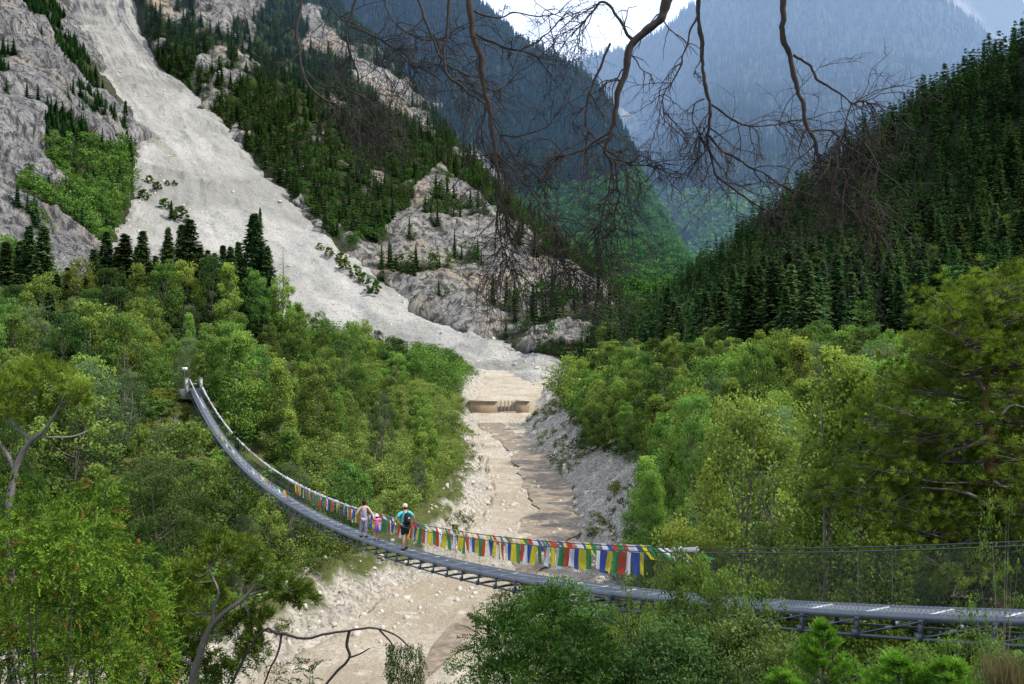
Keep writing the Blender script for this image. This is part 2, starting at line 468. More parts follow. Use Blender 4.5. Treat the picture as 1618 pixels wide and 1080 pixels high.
# ---------------------------------------------------------------- mountain sheets
SHEETS = {}
def sheet(name, ctrl, nu, nv, mat, disp, forest_fn=None, seed=0):
    G = loft(ctrl, nu, nv); Nn = grid_normals(G)
    P = G.reshape(-1, 3); n = Nn.reshape(-1, 3)
    px, py = proj(P)
    f = forest_fn(px, py, P) if forest_fn else np.zeros(len(P))
    amt, sc = disp[:2]
    D = fbm(P, np.array(sc), 6, seed, True, .47) * amt
    D = D * (1 - .55 * f)
    if len(disp) > 2: D = D + fbm(P, np.array(disp[3]), 4, seed + 5, True) * disp[2]
    edge = np.minimum(1, np.minimum(np.arange(nu)[:, None], 1e9) / 3.0) * np.ones((1, nv))
    P2 = P + n * D[:, None]
    SHEETS[name] = (P2, nu, nv, f)
    o = obj_np(name, P2, grid_faces(nu, nv), mat, None, {'forest': f}, False)
    return tag(o, kind='structure')

M_ROCK = rock_mat('limestone_cliff', (.22, .212, .20), (.42, .40, .36), (.50, .39, .25), (.045, .055, .022), 1.6, 4.0, .7)
M_ROCKL = rock_mat('grey_cliff', (.20, .20, .205), (.38, .37, .355), (.46, .38, .27), (.05, .06, .025), 1.9, 4.0, .6)
M_FAR = rock_mat('far_mountain', (.30, .31, .32), (.42, .42, .42), (.45, .42, .38), (.030, .048, .026), .25, 10, .3, joints=False)
M_DARKHILL = rock_mat('wooded_slope', (.2, .19, .17), (.3, .28, .25), (.3, .25, .2), (.022, .03, .014), 1, 1.0, .2, joints=False)

def nz(P, s, seed): return fbm(P, s, 4, seed)
# far mountains -----------------------------------------------------
A3 = [
 [(1000, 260, 5200), (1200, 120, 5200), (1400, -200, 5100), (1560, -60, 5000), (1640, 30, 4900), (1760, 60, 4800), (2000, 120, 4700)],
 [(1000, 300, 4700), (1200, 180, 4700), (1400, -60, 4600), (1530, 40, 4500), (1640, 110, 4400), (1760, 150, 4300), (2000, 200, 4200)],
 [(1000, 300, 4200), (1200, 300, 4200), (1400, 250, 4100), (1530, 220, 4000), (1640, 260, 3900), (1760, 300, 3800), (2000, 300, 3700)],
]
def fA3(px, py, P):
    d = nz(P, 260, 4)
    return np.clip(.5 - (d + .25 - np.abs((py - (px - 1440) * .62 - 10)) / 90) * 3, 0, 1)
sheet('distant_peak', A3, 60, 90, M_FAR, (130, 700), fA3, 91)
A1 = [
 [(700, 300, 3800), (820, 290, 3800), (1000, 200, 3600), (1100, 180, 3500), (1170, 130, 3400), (1260, 90, 3300), (1400, 150, 3300), (1500, 180, 3300), (1600, 230, 3200), (1800, 300, 3200)],
 [(700, 190, 3400), (835, 135, 3300), (900, 120, 3200), (1000, 95, 3100), (1060, 68, 3050), (1110, 32, 3000), (1170, -5, 2950), (1300, -80, 2900), (1440, -12, 2850), (1560, 78, 2800), (1800, 240, 2750)],
 [(700, 260, 2900), (835, 240, 2800), (900, 230, 2700), (1000, 225, 2650), (1080, 200, 2500), (1130, 150, 2350), (1200, 110, 2400), (1300, 100, 2450), (1400, 100, 2450), (1500, 130, 2450), (1700, 280, 2450)],
 [(700, 350, 2300), (850, 340, 2200), (930, 330, 2100), (1010, 310, 2000), (1090, 270, 1800), (1150, 240, 1700), (1220, 210, 1850), (1300, 190, 1950), (1400, 180, 2000), (1500, 220, 2050), (1700, 330, 2050)],
 [(700, 430, 1800), (870, 430, 1650), (960, 400, 1550), (1030, 350, 1500), (1100, 330, 1350), (1170, 320, 1300), (1240, 310, 1400), (1320, 300, 1500), (1400, 300, 1550), (1500, 300, 1600), (1700, 400, 1650)],
 [(700, 520, 1300), (870, 510, 1250), (960, 500, 1200), (1040, 470, 1150), (1100, 430, 1050), (1170, 420, 1000), (1250, 420, 1050), (1330, 430, 1100), (1400, 430, 1150), (1500, 430, 1200), (1700, 480, 1200)],
 [(700, 570, 1000), (870, 560, 950), (960, 550, 900), (1040, 530, 850), (1100, 500, 800), (1170, 500, 800), (1250, 510, 820), (1330, 520, 850), (1400, 520, 870), (1500, 520, 900), (1700, 540, 900)],
]
A1[0] = [(p[0], p[1] + 60, p[2]) for p in [A1[1][i] for i in range(11)]]
A1[0] = [(p[0], p[1] + 40, p[2] + 500) for p in A1[0]]
def fA(px, py, P): return np.clip(1.1 - np.clip(nz(P, 300, 8) - .35, 0, 1) * 3, 0, 1)
sheet('far_mountain', A1, 150, 150, M_FAR, (120, 620, 25, 160), fA, 12)
# forested flank behind the crag ------------------------------------
B = [
 [(480, -60, 1500), (760, 100, 1450), (840, 170, 1400), (910, 210, 1350), (950, 260, 1250), (1000, 320, 1150), (1040, 400, 1050), (1080, 450, 950), (1130, 500, 900), (1180, 530, 850)],
 [(480, -160, 1250), (735, 10, 1150), (820, 85, 1100), (885, 118, 1050), (935, 160, 1000), (980, 240, 940), (1015, 330, 860), (1055, 395, 790), (1105, 450, 720), (1160, 490, 680)],
 [(480, 20, 1080), (680, 120, 1000), (770, 200, 930), (840, 260, 880), (890, 310, 840), (940, 360, 780), (985, 410, 730), (1030, 450, 690), (1080, 490, 650), (1130, 520, 620)],
 [(480, 150, 950), (640, 240, 880), (740, 320, 820), (820, 390, 760), (870, 430, 710), (920, 460, 670), (965, 490, 640), (1010, 510, 610), (1060, 530, 590), (1110, 545, 560)],
 [(480, 300, 850), (620, 360, 800), (720, 440, 740), (800, 490, 690), (860, 520, 640), (910, 540, 600), (955, 550, 570), (1000, 555, 540), (1050, 565, 520), (1100, 570, 500)],
]
ROCKB = [[(690, 150), (790, 300), (860, 400), (830, 420), (740, 300), (640, 190)]]
def fB(px, py, P):
    r = np.zeros(len(px), bool)
    for p in ROCKB: r |= inpoly(px, py, p)
    return np.where(r, np.clip(.3 + nz(P, 60, 5) * 3, 0, 1), 1.0)
sheet('forested_mountain_flank', B, 150, 150, M_DARKHILL, (22, 160, 4, 40), fB, 33)
# crag ---------------------------------------------------------------
base = [(222, -100, 715), (240, 60, 668), (318, 165, 612), (398, 262, 550), (478, 338, 490), (555, 428, 440), (640, 474, 410), (700, 515, 385), (780, 542, 360), (850, 556, 345), (905, 562, 340), (950, 562, 340)]
ridge = [(250, -420, 950), (340, -280, 920), (430, -150, 880), (500, -20, 830), (580, 75, 780), (650, 165, 720), (705, 235, 650), (770, 305, 590), (850, 388, 520), (905, 425, 480), (955, 470, 440), (990, 530, 410)]
def lerp3(a, b, t, dy=0, dY=0): return tuple(a[i] + (b[i] - a[i]) * t + (0, dy, dY)[i] for i in range(3))
C = [[(r[0] + 60, r[1] + 170, r[2] + 260) for r in ridge],
     [(r[0] + 8, r[1] + 12, r[2] + 50) for r in ridge], ridge,
     [lerp3(r, b, .33, 0, -18) for r, b in zip(ridge, base)],
     [lerp3(r, b, .66, 0, -14) for r, b in zip(ridge, base)],
     base, [(b[0] - 45, b[1] + 20, b[2] + 40) for b in base]]
MAIN = [(545, 350), (600, 375), (640, 340), (690, 262), (735, 300), (760, 330), (800, 345), (850, 385), (905, 420), (965, 470), (960, 540), (830, 560), (760, 540), (700, 515), (650, 480), (600, 450), (535, 400)]
ROCKC = [MAIN, [(470, 20), (505, 15), (560, 80), (600, 85), (660, 165), (690, 220), (640, 190), (590, 150), (540, 110), (480, 85)], [(190, -40), (250, 30), (330, 60), (380, 100), (400, 60), (415, 0), (430, -60)],
         [(300, 160), (345, 125), (395, 80), (410, 95), (385, 135), (350, 170), (330, 195)], [(270, 90), (300, 100), (330, 140), (310, 165), (250, 120)], [(480, 320), (545, 390), (600, 450), (560, 430), (500, 370), (470, 335)]]
TREEC = [[(205, 60), (250, 25), (300, 60), (345, 105), (330, 140), (280, 140), (215, 90)]]
def fC(px, py, P):
    r = np.zeros(len(px), bool)
    for p in ROCKC: r |= inpoly(px + nz(P, 25, 3) * 25, py + nz(P, 25, 6) * 25, p)
    for p in TREEC: r &= ~inpoly(px, py, p)
    v = nz(P, 22, 41)
    return np.where(r, np.clip((v - .10) * 5, 0, .9), np.clip(1.3 - np.clip(v - .30, 0, 1) * 9, 0, 1))
sheet('rocky_crag', C, 260, 420, M_ROCK, (8, (60, 60, 170), 3.0, (13, 13, 40)), fC, 51)
# left cliff ---------------------------------------------------------
E = [
 [(-250, -350, 640), (-50, -300, 680), (40, -200, 740), (110, -120, 860), (140, -110, 960)],
 [(-250, -150, 520), (-50, -80, 560), (35, -40, 620), (82, -8, 685), (120, 0, 760)],
 [(-250, 50, 420), (-20, 60, 470), (60, 70, 530), (128, 92, 605), (165, 110, 690)],
 [(-250, 180, 350), (0, 190, 400), (100, 190, 450), (185, 200, 525), (235, 220, 600)],
 [(-250, 300, 300), (-10, 300, 340), (80, 300, 380), (195, 305, 440), (250, 330, 520)],
 [(-250, 400, 260), (0, 390, 290), (60, 385, 320), (128, 390, 350), (200, 420, 400)],
 [(-250, 480, 240), (0, 480, 250), (60, 480, 270), (105, 480, 290), (180, 500, 330)],
 [(-250, 640, 225), (0, 640, 235), (60, 640, 250), (110, 640, 270), (200, 640, 300)],
]
GREENE = [(60, 185), (110, 200), (160, 245), (200, 235), (215, 300), (230, 350), (230, 400), (150, 400), (125, 370), (95, 320), (70, 260)]
GREENE2 = [(20, 0), (70, 0), (90, 40), (60, 35), (30, 30)]
GREENE3 = [(80, 60), (110, 70), (150, 120), (150, 150), (110, 115), (80, 85)]
SCREE_E = [(0, 385), (60, 395), (130, 400), (110, 450), (0, 430)]
def fE(px, py, P):
    g = inpoly(px, py, GREENE) | inpoly(px, py, GREENE2) | inpoly(px, py, GREENE3)
    return np.where(g, 1.0, np.clip((nz(P, 30, 61) - .10) * 5, 0, .85))
sheet('left_cliff', E, 260, 240, M_ROCKL, (12, (40, 40, 80), 3, (11, 11, 20)), fE, 71)
# scree fan ----------------------------------------------------------
D0 = [((40, -160, 840), (260, -150, 790)), ((85, 0, 705), (200, -5, 690)), ((130, 90, 625), (255, 95, 648)), ((182, 190, 545), (335, 172, 602)),
      ((205, 290, 460), (430, 284, 532)), ((150, 400, 370), (520, 378, 466)), ((200, 470, 320), (610, 452, 420)), ((300, 560, 290), (705, 516, 386)),
      ((460, 640, 262), (795, 547, 358)), ((600, 690, 236), (845, 562, 342)), ((735, 665, 226), (850, 620, 262))]
D = []
for a, b in D0:
    row = []
    for k in range(-1, 7):
        t = k / 5
        bul = 0 if k in (-1, 6) else math.sin(math.pi * min(1, max(0, t)))
        row.append((a[0] + (b[0] - a[0]) * t, a[1] + (b[1] - a[1]) * t + (30 if k in (-1, 6) else 0) - 6 * bul, a[2] + (b[2] - a[2]) * t))
    D.append(row)
def scree_material():
    m, nt, out = newmat('scree_gravel')
    g = N(nt, 'ShaderNodeNewGeometry'); pos = g.outputs['Position']
    at = N(nt, 'ShaderNodeAttribute', attribute_name='forest')
    st = N(nt, 'ShaderNodeAttribute', attribute_name='streak')
    n1 = noise_(nt, .05, 5, .6, pos, .4); n2 = noise_(nt, .8, 5, .7, pos); n3 = noise_(nt, .22, 4, .65, pos)
    c = mixc(nt, ramp_f(nt, n1, .3, .7), (.285, .28, .262), (.415, .405, .375))
    n4 = noise_(nt, .012, 4, .6, pos, .8)
    c = mixc(nt, ramp_f(nt, n4, .47, .60, .7), c, (.20, .197, .18))
    c = mixc(nt, st.outputs['Fac'], c, (.21, .205, .19))
    c = mixc(nt, ramp_f(nt, n2, .36, .52), mixc(nt, .6, c, (.16, .155, .13)), c)
    c = mixc(nt, ramp_f(nt, n3, .33, .45), mixc(nt, .35, c, (.3, .29, .24)), c)
    c = mixc(nt, at.outputs['Fac'], c, (.16, .16, .10))
    b = N(nt, 'ShaderNodeBsdfPrincipled'); b.inputs['Roughness'].default_value = .95; b.inputs['Specular IOR Level'].default_value = .1
    nt.links.new(c, b.inputs['Base Color'])
    bp = N(nt, 'ShaderNodeBump'); bp.inputs['Distance'].default_value = 1.2; bp.inputs['Strength'].default_value = 1
    nt.links.new(math_(nt, 'ADD', n3, math_(nt, 'MULTIPLY', n2, .4)), bp.inputs['Height']); nt.links.new(bp.outputs[0], b.inputs['Normal'])
    nt.links.new(b.outputs[0], out.inputs['Surface'])
    return m
M_SCREE = scree_material()
nu, nv = 420, 220
G = loft(D, nu, nv); Nn = grid_normals(G); P = G.reshape(-1, 3)
uu, vv = np.meshgrid(np.linspace(0, 1, nu), np.linspace(0, 1, nv), indexing='ij')
q = np.stack([uu.ravel() * 5, vv.ravel() * 15 + .8 * vnoise(np.stack([uu.ravel() * 9, vv.ravel() * 5, 0 * uu.ravel()], 1), 1, 2), 0 * uu.ravel()], 1)
stk = fbm(q, 1.0, 4, 9)
Dd = stk * .9 + fbm(q * 2.7 + 9, 1.0, 3, 14) * .3 + fbm(P, 9, 5, 19) * 2.0 + np.clip(fbm(P, 28, 4, 23, True) - .25, 0, 1) * 5 + fbm(P, 70, 2, 29) * 5
fade = np.clip((1 - uu.ravel()) * 8, .12, 1)
P2 = P + Nn.reshape(-1, 3) * (Dd * fade)[:, None]
px, py = proj(P)
gul = [(205, 190), (225, 185), (262, 225), (285, 250), (275, 250), (240, 230)]
fo = np.where(inpoly(px, py, gul), .6, 0) * np.clip(nz(P, 8, 3) + .8, 0, 1)
so_ = obj_np('scree_slope', P2, grid_faces(nu, nv), M_SCREE, None, {'forest': fo, 'streak': np.clip(stk * .9 + .1, 0, .5)}, True)
tag(so_, kind='structure')
SHEETS['scree_slope'] = (P2, nu, nv, fo)
# right hill -----------------------------------------------------------
cx = [940, 1040, 1150, 1250, 1350, 1450, 1550, 1650, 1850]
ry = [540, 500, 420, 345, 265, 190, 135, 85, 0]
rY = [470, 450, 430, 410, 390, 370, 350, 330, 300]
F_ = [[(x + 80, y + 90, Y + 160) for x, y, Y in zip(cx, ry, rY)],
      [(x + 10, y + 4, Y + 30) for x, y, Y in zip(cx, ry, rY)],
      [(x, y, Y) for x, y, Y in zip(cx, ry, rY)],
      [(x, y + (560 - y) * .33, Y + ((190 if x > 1200 else 330 - (x - 940) * .5) - Y) * .3) for x, y, Y in zip(cx, ry, rY)],
      [(x, y + (560 - y) * .66, Y + ((180 if x > 1200 else 320 - (x - 940) * .5) - Y) * .62) for x, y, Y in zip(cx, ry, rY)],
      [(x, 560, 150 if x > 1200 else 300 - (x - 940) * .55) for x in cx],
      [(x, 720, 118 if x > 1200 else 258 - (x - 940) * .5) for x in cx]]
sheet('wooded_hillside', F_, 120, 140, M_DARKHILL, (7, 60, 1.5, 14), lambda px, py, P: np.ones(len(px)), 81)

# loose stones on the bed, the banks and the foot of the scree
def stones(name, label, P, size, seed):
    r = np.random.default_rng(seed); base = np.array([[-1, -1, -1], [1, -1, -1], [1, 1, -1], [-1, 1, -1], [-1, -1, 1], [1, -1, 1], [1, 1, 1], [-1, 1, 1]], float) * .5
    F = np.array([[0, 3, 2, 1], [4, 5, 6, 7], [0, 1, 5, 4], [1, 2, 6, 5], [2, 3, 7, 6], [3, 0, 4, 7]]); n = len(P)
    B = base[None] * (1 + r.uniform(-.35, .35, (n, 8, 3))); B[:, 4:, :2] *= .62
    B *= size[:, None, None] * r.uniform(.6, 1.2, (n, 1, 3)); a = r.uniform(0, 6.28, n); c, s = np.cos(a)[:, None], np.sin(a)[:, None]
    X = B[..., 0] * c - B[..., 1] * s; Y = B[..., 0] * s + B[..., 1] * c
    V = np.stack([X, Y, B[..., 2] * .7], 2) + P[:, None]
    o = obj_np(name, V.reshape(-1, 3), (F[None] + np.arange(n)[:, None, None] * 8).reshape(-1, 4), M_STONE)
    return tag(o, label, 'stones', kind='stuff')
M_STONE = plain_mat('pale_limestone_rubble', (.50, .46, .40), .9, var=.4, nscale=1.3, bump=.03)
_r = np.random.default_rng(12); _ns = 9000; _x = _r.uniform(-28, 14, _ns); _y = 44 + _r.uniform(0, 1, _ns) ** 1.3 * 180
_dd, _, _s = chan(_x, _y); _P = np.stack([_x, _y, 0 * _x], 1); _ok = (_dd > -9) & (_dd < 4.5) & (fbm(_P, 5, 3, 8) + .35 * (_dd > -1) > .05)
_z = groundH(_x, _y); _sz = .10 + .55 * _r.uniform(0, 1, _ns) ** 5
stones('riverbed_stones', 'pale loose stones strewn over the riverbed and its gravel banks', np.stack([_x, _y, _z], 1)[_ok], _sz[_ok], 3)
_r = np.random.default_rng(14); P2, nu, nv, _f = SHEETS['scree_slope']; _i = _r.choice(len(P2), 3500, replace=False); _i = _i[P2[_i, 1] < 640]
stones('scree_stones', 'boulders and rubble scattered down the pale scree slope', P2[_i], .3 + 1.5 * _r.uniform(0, 1, len(_i)) ** 6, 4)
# ---------------------------------------------------------------- foliage building
def rand_frames(n, up=0.0, r=None):
    """random orthonormal frames (n,3,3); up>0 biases the normal upward"""
    r = r or rng
    nrm = r.normal(size=(n, 3)); nrm[:, 2] = nrm[:, 2] + up * 2
    nrm /= np.linalg.norm(nrm, axis=1, keepdims=True)
    a = r.normal(size=(n, 3)); a -= nrm * np.sum(a * nrm, axis=1, keepdims=True); a /= np.linalg.norm(a, axis=1, keepdims=True)
    b = np.cross(nrm, a)
    return a, b, nrm

def leaf_quads(P, a, b, L, Wd, fold=0.0, nrm=None):
    """diamond leaves centred at P; returns V,F"""
    n = len(P); L = np.broadcast_to(L, (n,))[:, None]; Wd = np.broadcast_to(Wd, (n,))[:, None]
    V = np.stack([P - a * L * .5, P + b * Wd * .5 + a * L * .05, P + a * L * .5, P - b * Wd * .5 + a * L * .05], 1)
    if nrm is not None and fold:
        V[:, 1] += nrm * Wd * fold; V[:, 3] += nrm * Wd * fold
    F = np.arange(4 * n).reshape(n, 4)
    return V.reshape(-1, 3), F

def crown_mesh(name, mat, seed, shape='round', nclump=70, per=110, leaf=.026, aspect=.6, spread=.085, flat=.8, tintb=.5):
    """unit-height tree crown"""
    r = np.random.default_rng(seed)
    cs = []
    while len(cs) < nclump:
        z = r.uniform(.12, 1.0)
        if shape == 'round': rad = .40 * math.sin(math.pi * min(1, max(0, (z - .04) / 1.0)) ** .8) ** .6
        elif shape == 'oval': rad = .27 * math.sin(math.pi * min(1, (z - .02) / 1.02) ** 1.0) ** .55
        elif shape == 'cone': rad = .27 * (1.03 - z) ** .62 * min(1, z / .2)
        else: rad = .48 * math.sqrt(max(0, 1 - (z * .98) ** 2)) * min(1, .5 + z)
        th = r.uniform(0, 2 * math.pi); rr = rad * r.uniform(.25, 1) ** .5 * r.uniform(.72, 1.12)
        cs.append((rr * math.cos(th), rr * math.sin(th), z * r.uniform(.95, 1.0)))
    cs = np.array(cs)
    tint_c = r.uniform(0, 1, nclump) * .45
    P = []; T = []
    for c, tc in zip(cs, tint_c):
        k = int(per * r.uniform(.6, 1.4)); sz = spread * r.uniform(.7, 1.3)
        q = r.normal(size=(k, 3)); q /= np.linalg.norm(q, axis=1, keepdims=True); q *= r.uniform(.25, 1.0, (k, 1)) ** .5
        q *= np.array([sz, sz, sz * flat]); P.append(c + q)
        T.append(tc + .42 * q[:, 2] / sz + r.uniform(0, .3, k) + .02)  # clump tops tinted lighter, light from above put into the colour
    P = np.concatenate(P); T = np.clip(np.concatenate(T) + (P[:, 2] - .5) * .25, 0, 1)  # higher leaves lighter still, painted sunlit crown top
    P[:, 2] = np.clip(P[:, 2], .03, 1.02)
    a, b, nr = rand_frames(len(P), .35, r)
    L = leaf * r.uniform(.65, 1.3, len(P))
    V, F = leaf_quads(P, a, b, L, L * aspect, .12, nr)
    return mesh_np(name, V, F, {'tint': np.repeat(T, 4)}, False, mat), cs

def trunk_mesh(name, mat, cs, seed, rad=.016, lean=.05, stems=1, limbs=16):
    r = np.random.default_rng(seed); mb = MB()
    for s in range(stems):
        ox, oy = (r.normal(size=2) * .05) if stems > 1 else (0, 0)
        tx, ty = r.normal(size=2) * lean + np.array([ox, oy]) * 2
        pts = np.array([(ox * (1 - t) + tx * t + .012 * math.sin(5 * t + s), oy * (1 - t) + ty * t, t * .92 - .03) for t in np.linspace(0, 1, 8)])
        mb.tube(pts, rad * np.linspace(1, .15, 8), 6)
        for c in cs[r.choice(len(cs), min(limbs, len(cs)), replace=False)]:
            z0 = c[2] * r.uniform(.45, .75); i = z0 / .92
            p0 = np.array([np.interp(z0, pts[:, 2], pts[:, k]) for k in range(3)])
            mid = (p0 + c) / 2 + np.array([0, 0, -.02])
            mb.tube([p0, mid, c], np.array([.42, .28, .08]) * rad * 1.1 * (1.1 - i * .6), 4)
    V, F, A = mb.arrays()
    return mesh_np(name, V, F, {'tint': A}, True, mat)

def spruce_arrays(seed, whorls=26, nb=8, nodes=6, rmax=.17, thin=.8, fan=3, base=.06):
    r = np.random.default_rng(seed); P = []; A_ = []; L = []; T = []
    for i in range(whorls):
        t = (i + r.uniform(-.3, .3)) / whorls; z = base + (1 - base) * t
        rad = rmax * (1 - t) ** .85 * r.uniform(.8, 1.12) + .008
        for j in range(nb):
            th = (j + r.uniform(-.35, .35)) / nb * 2 * math.pi + i * 1.3
            R_ = rad * r.uniform(.5, 1.3)
            d = np.array([math.cos(th), math.sin(th), 0])
            tn = r.uniform(0, 1) * .4
            for k in range(nodes):
                s = (k + .6) / nodes
                p = d * R_ * s + np.array([0, 0, z - R_ * .55 * s + R_ * .2 * s * s + r.normal() * .012])
                for f in range(fan):
                    sd = np.array([-d[1], d[0], 0]) * (f - (fan - 1) / 2) * .9
                    dr = d * .8 + sd + np.array([0, 0, -.35 + r.normal() * .25])
                    P.append(p + dr * .008); A_.append(dr / np.linalg.norm(dr)); L.append(.042 * (1.15 - .5 * t) * r.uniform(.7, 1.2) * (6 / nodes) ** .5)
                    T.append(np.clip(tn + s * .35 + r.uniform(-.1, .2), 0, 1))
    P = np.array(P); A_ = np.array(A_); L = np.array(L); T = np.array(T)
    up = np.array([0, 0, 1.0]) + r.normal(size=(len(P), 3)) * .35
    B_ = np.cross(A_, up); B_ /= np.linalg.norm(B_, axis=1, keepdims=True)
    V, F = leaf_quads(P, A_, B_, L * 1.15, L * .5)
    return V, F, np.repeat(T, 4)

def spruce_mesh(name, mat, seed, **k):
    V, F, T = spruce_arrays(seed, **k)
    return mesh_np(name, V, F, {'tint': T}, False, mat)

def spruce_lo(seed, n=9, m=6):
    r = np.random.default_rng(seed); P = []; A_ = []; L = []; T = []
    for i in range(n):
        t = i / n; z = .05 + .93 * t; rad = .17 * (1 - t) ** .8 * r.uniform(.8, 1.15)
        for j in range(m):
            th = (j + r.uniform(-.3, .3)) / m * 6.283 + i; d = np.array([math.cos(th), math.sin(th), -.45 + r.normal() * .15])
            P.append(np.array([d[0], d[1], 0]) * rad * .5 + np.array([0, 0, z - rad * .15])); A_.append(d / np.linalg.norm(d)); L.append(rad * 1.2 + .03); T.append(r.uniform(0, .9))
    P = np.array(P); A_ = np.array(A_); L = np.array(L); T = np.array(T)
    B_ = np.cross(A_, np.array([0, 0, 1.0])); B_ /= np.linalg.norm(B_, axis=1, keepdims=True)
    V, F = leaf_quads(P, A_, B_, L, L * .55 + .03)
    # inner core: a rough dark cone
    k = 5; th = np.arange(k) / k * 6.283
    lo = np.stack([.07 * np.cos(th), .07 * np.sin(th), 0 * th + .03], 1); hi = np.stack([.012 * np.cos(th), .012 * np.sin(th), 0 * th + .98], 1)
    f2 = np.stack([np.arange(k), (np.arange(k) + 1) % k, (np.arange(k) + 1) % k + k, np.arange(k) + k], 1)
    F = np.concatenate([F, f2 + len(V)]); T = np.concatenate([np.repeat(T, 4), np.zeros(2 * k)]); V = np.concatenate([V, lo, hi])
    return V, F, T

def decid_lo(seed, nc=12, per=12, leaf=.11, sq=1.0):
    r = np.random.default_rng(seed); P = []; T = []
    for i in range(nc):
        th = r.uniform(0, 6.283); z = r.uniform(.18, .95); rad = .36 * math.sin(math.pi * z) ** .6 * r.uniform(.3, 1) * sq
        tc = r.uniform(0, .5)
        for j in range(per):
            q = r.normal(size=3) * .075; P.append(np.array([rad * math.cos(th), rad * math.sin(th), z]) + q); T.append(np.clip(tc + q[2] * 3 + r.uniform(0, .3), 0, 1))  # upper leaves of each clump lighter, top light put into the tint
    P = np.array(P); a, b, nr = rand_frames(len(P), .35, r); L = leaf * r.uniform(.6, 1.3, len(P))
    P[:, 2] = np.clip(P[:, 2], .05, 1)
    V, F = leaf_quads(P, a, b, L, L * .7)
    return V, F, np.repeat(np.array(T), 4)

def merged(name, protos, pos, h, widthf, mat, seed=1, tintv=None, parent=None):
    """one mesh out of many low-detail plants (only for what nobody could count)"""
    r = np.random.default_rng(seed); Vs = []; Fs = []; Ts = []; n0 = 0
    pos = np.asarray(pos); h = np.asarray(h); N_ = len(pos)
    which = r.integers(0, len(protos), N_); ang = r.uniform(0, 6.283, N_); tv = r.normal(size=N_) * .22 if tintv is None else tintv
    wf = widthf * r.uniform(.8, 1.25, N_)
    for k, (V, F, T) in enumerate(protos):
        idx = np.where(which == k)[0]
        if len(idx) == 0: continue
        c = np.cos(ang[idx]); s = np.sin(ang[idx]); hh = h[idx]; ww = wf[idx]
        X = (V[None, :, 0] * c[:, None] - V[None, :, 1] * s[:, None]) * (hh * ww)[:, None] + pos[idx, 0][:, None]
        Y = (V[None, :, 0] * s[:, None] + V[None, :, 1] * c[:, None]) * (hh * ww)[:, None] + pos[idx, 1][:, None]
        Z = V[None, :, 2] * hh[:, None] + pos[idx, 2][:, None]
        Vs.append(np.stack([X, Y, Z], 2).reshape(-1, 3))
        Fs.append((F[None] + (np.arange(len(idx)) * len(V))[:, None, None]).reshape(-1, 4) + n0)
        Ts.append(np.clip(T[None] + tv[idx][:, None], 0, 1).ravel())
        n0 += len(idx) * len(V)
    o = obj_np(name, np.concatenate(Vs), np.concatenate(Fs), mat, parent, {'tint': np.concatenate(Ts)})
    return o

# foliage colours
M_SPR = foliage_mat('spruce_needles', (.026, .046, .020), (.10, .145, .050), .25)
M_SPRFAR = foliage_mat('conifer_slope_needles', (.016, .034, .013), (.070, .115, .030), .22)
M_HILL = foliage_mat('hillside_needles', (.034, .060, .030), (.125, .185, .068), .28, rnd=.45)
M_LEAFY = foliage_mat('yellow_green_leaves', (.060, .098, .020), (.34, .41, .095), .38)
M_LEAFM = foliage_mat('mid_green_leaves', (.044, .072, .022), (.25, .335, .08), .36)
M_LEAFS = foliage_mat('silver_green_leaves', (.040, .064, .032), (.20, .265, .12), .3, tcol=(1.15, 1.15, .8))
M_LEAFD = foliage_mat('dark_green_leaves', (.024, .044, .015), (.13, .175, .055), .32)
M_LEAFFAR = foliage_mat('far_leaves', (.04, .085, .022), (.15, .24, .055), .3)
M_BARK = plain_mat('grey_bark', (.12, .10, .085), .9, var=.4, nscale=14, bump=.01)
M_BARKP = plain_mat('pale_bark', (.20, .18, .155), .9, var=.45, nscale=10, bump=.01)
M_BARKR = plain_mat('reddish_pine_bark', (.27, .13, .07), .9, var=.5, nscale=14, bump=.012)

KINDS = {}
for nm, mt, bark, sh, sd, kw in [
    ('poplar', M_LEAFY, M_BARKP, 'oval', 1, {}), ('poplar2', M_LEAFY, M_BARKP, 'cone', 2, {}),
    ('leafy', M_LEAFM, M_BARK, 'round', 3, {}), ('leafy2', M_LEAFM, M_BARK, 'oval', 4, {}),
    ('willow', M_LEAFS, M_BARKP, 'round', 5, dict(leaf=.022, aspect=.4)), ('willow2', M_LEAFS, M_BARKP, 'oval', 6, dict(leaf=.022, aspect=.4)),
    ('dark', M_LEAFD, M_BARK, 'round', 7, {}), ('bright', M_LEAFY, M_BARK, 'round', 8, {}),
    ('shrub', M_LEAFM, M_BARK, 'dome', 9, dict(nclump=50, leaf=.05)), ('shrub2', M_LEAFS, M_BARK, 'dome', 10, dict(nclump=50, leaf=.045)), ('shrub3', M_LEAFD, M_BARK, 'dome', 11, dict(nclump=50, leaf=.05))]:
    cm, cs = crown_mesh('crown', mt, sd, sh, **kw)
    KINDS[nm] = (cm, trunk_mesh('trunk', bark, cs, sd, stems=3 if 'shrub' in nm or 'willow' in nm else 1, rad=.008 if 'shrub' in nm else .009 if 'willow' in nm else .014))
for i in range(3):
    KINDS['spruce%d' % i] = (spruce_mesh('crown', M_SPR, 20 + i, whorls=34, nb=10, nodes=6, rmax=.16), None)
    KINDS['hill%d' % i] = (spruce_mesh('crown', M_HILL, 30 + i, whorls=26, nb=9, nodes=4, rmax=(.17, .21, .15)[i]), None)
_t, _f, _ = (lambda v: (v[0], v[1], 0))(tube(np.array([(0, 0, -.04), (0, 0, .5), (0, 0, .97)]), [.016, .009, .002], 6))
SPR_TRUNK = mesh_np('trunk', _t, _f, None, True, M_BARK)
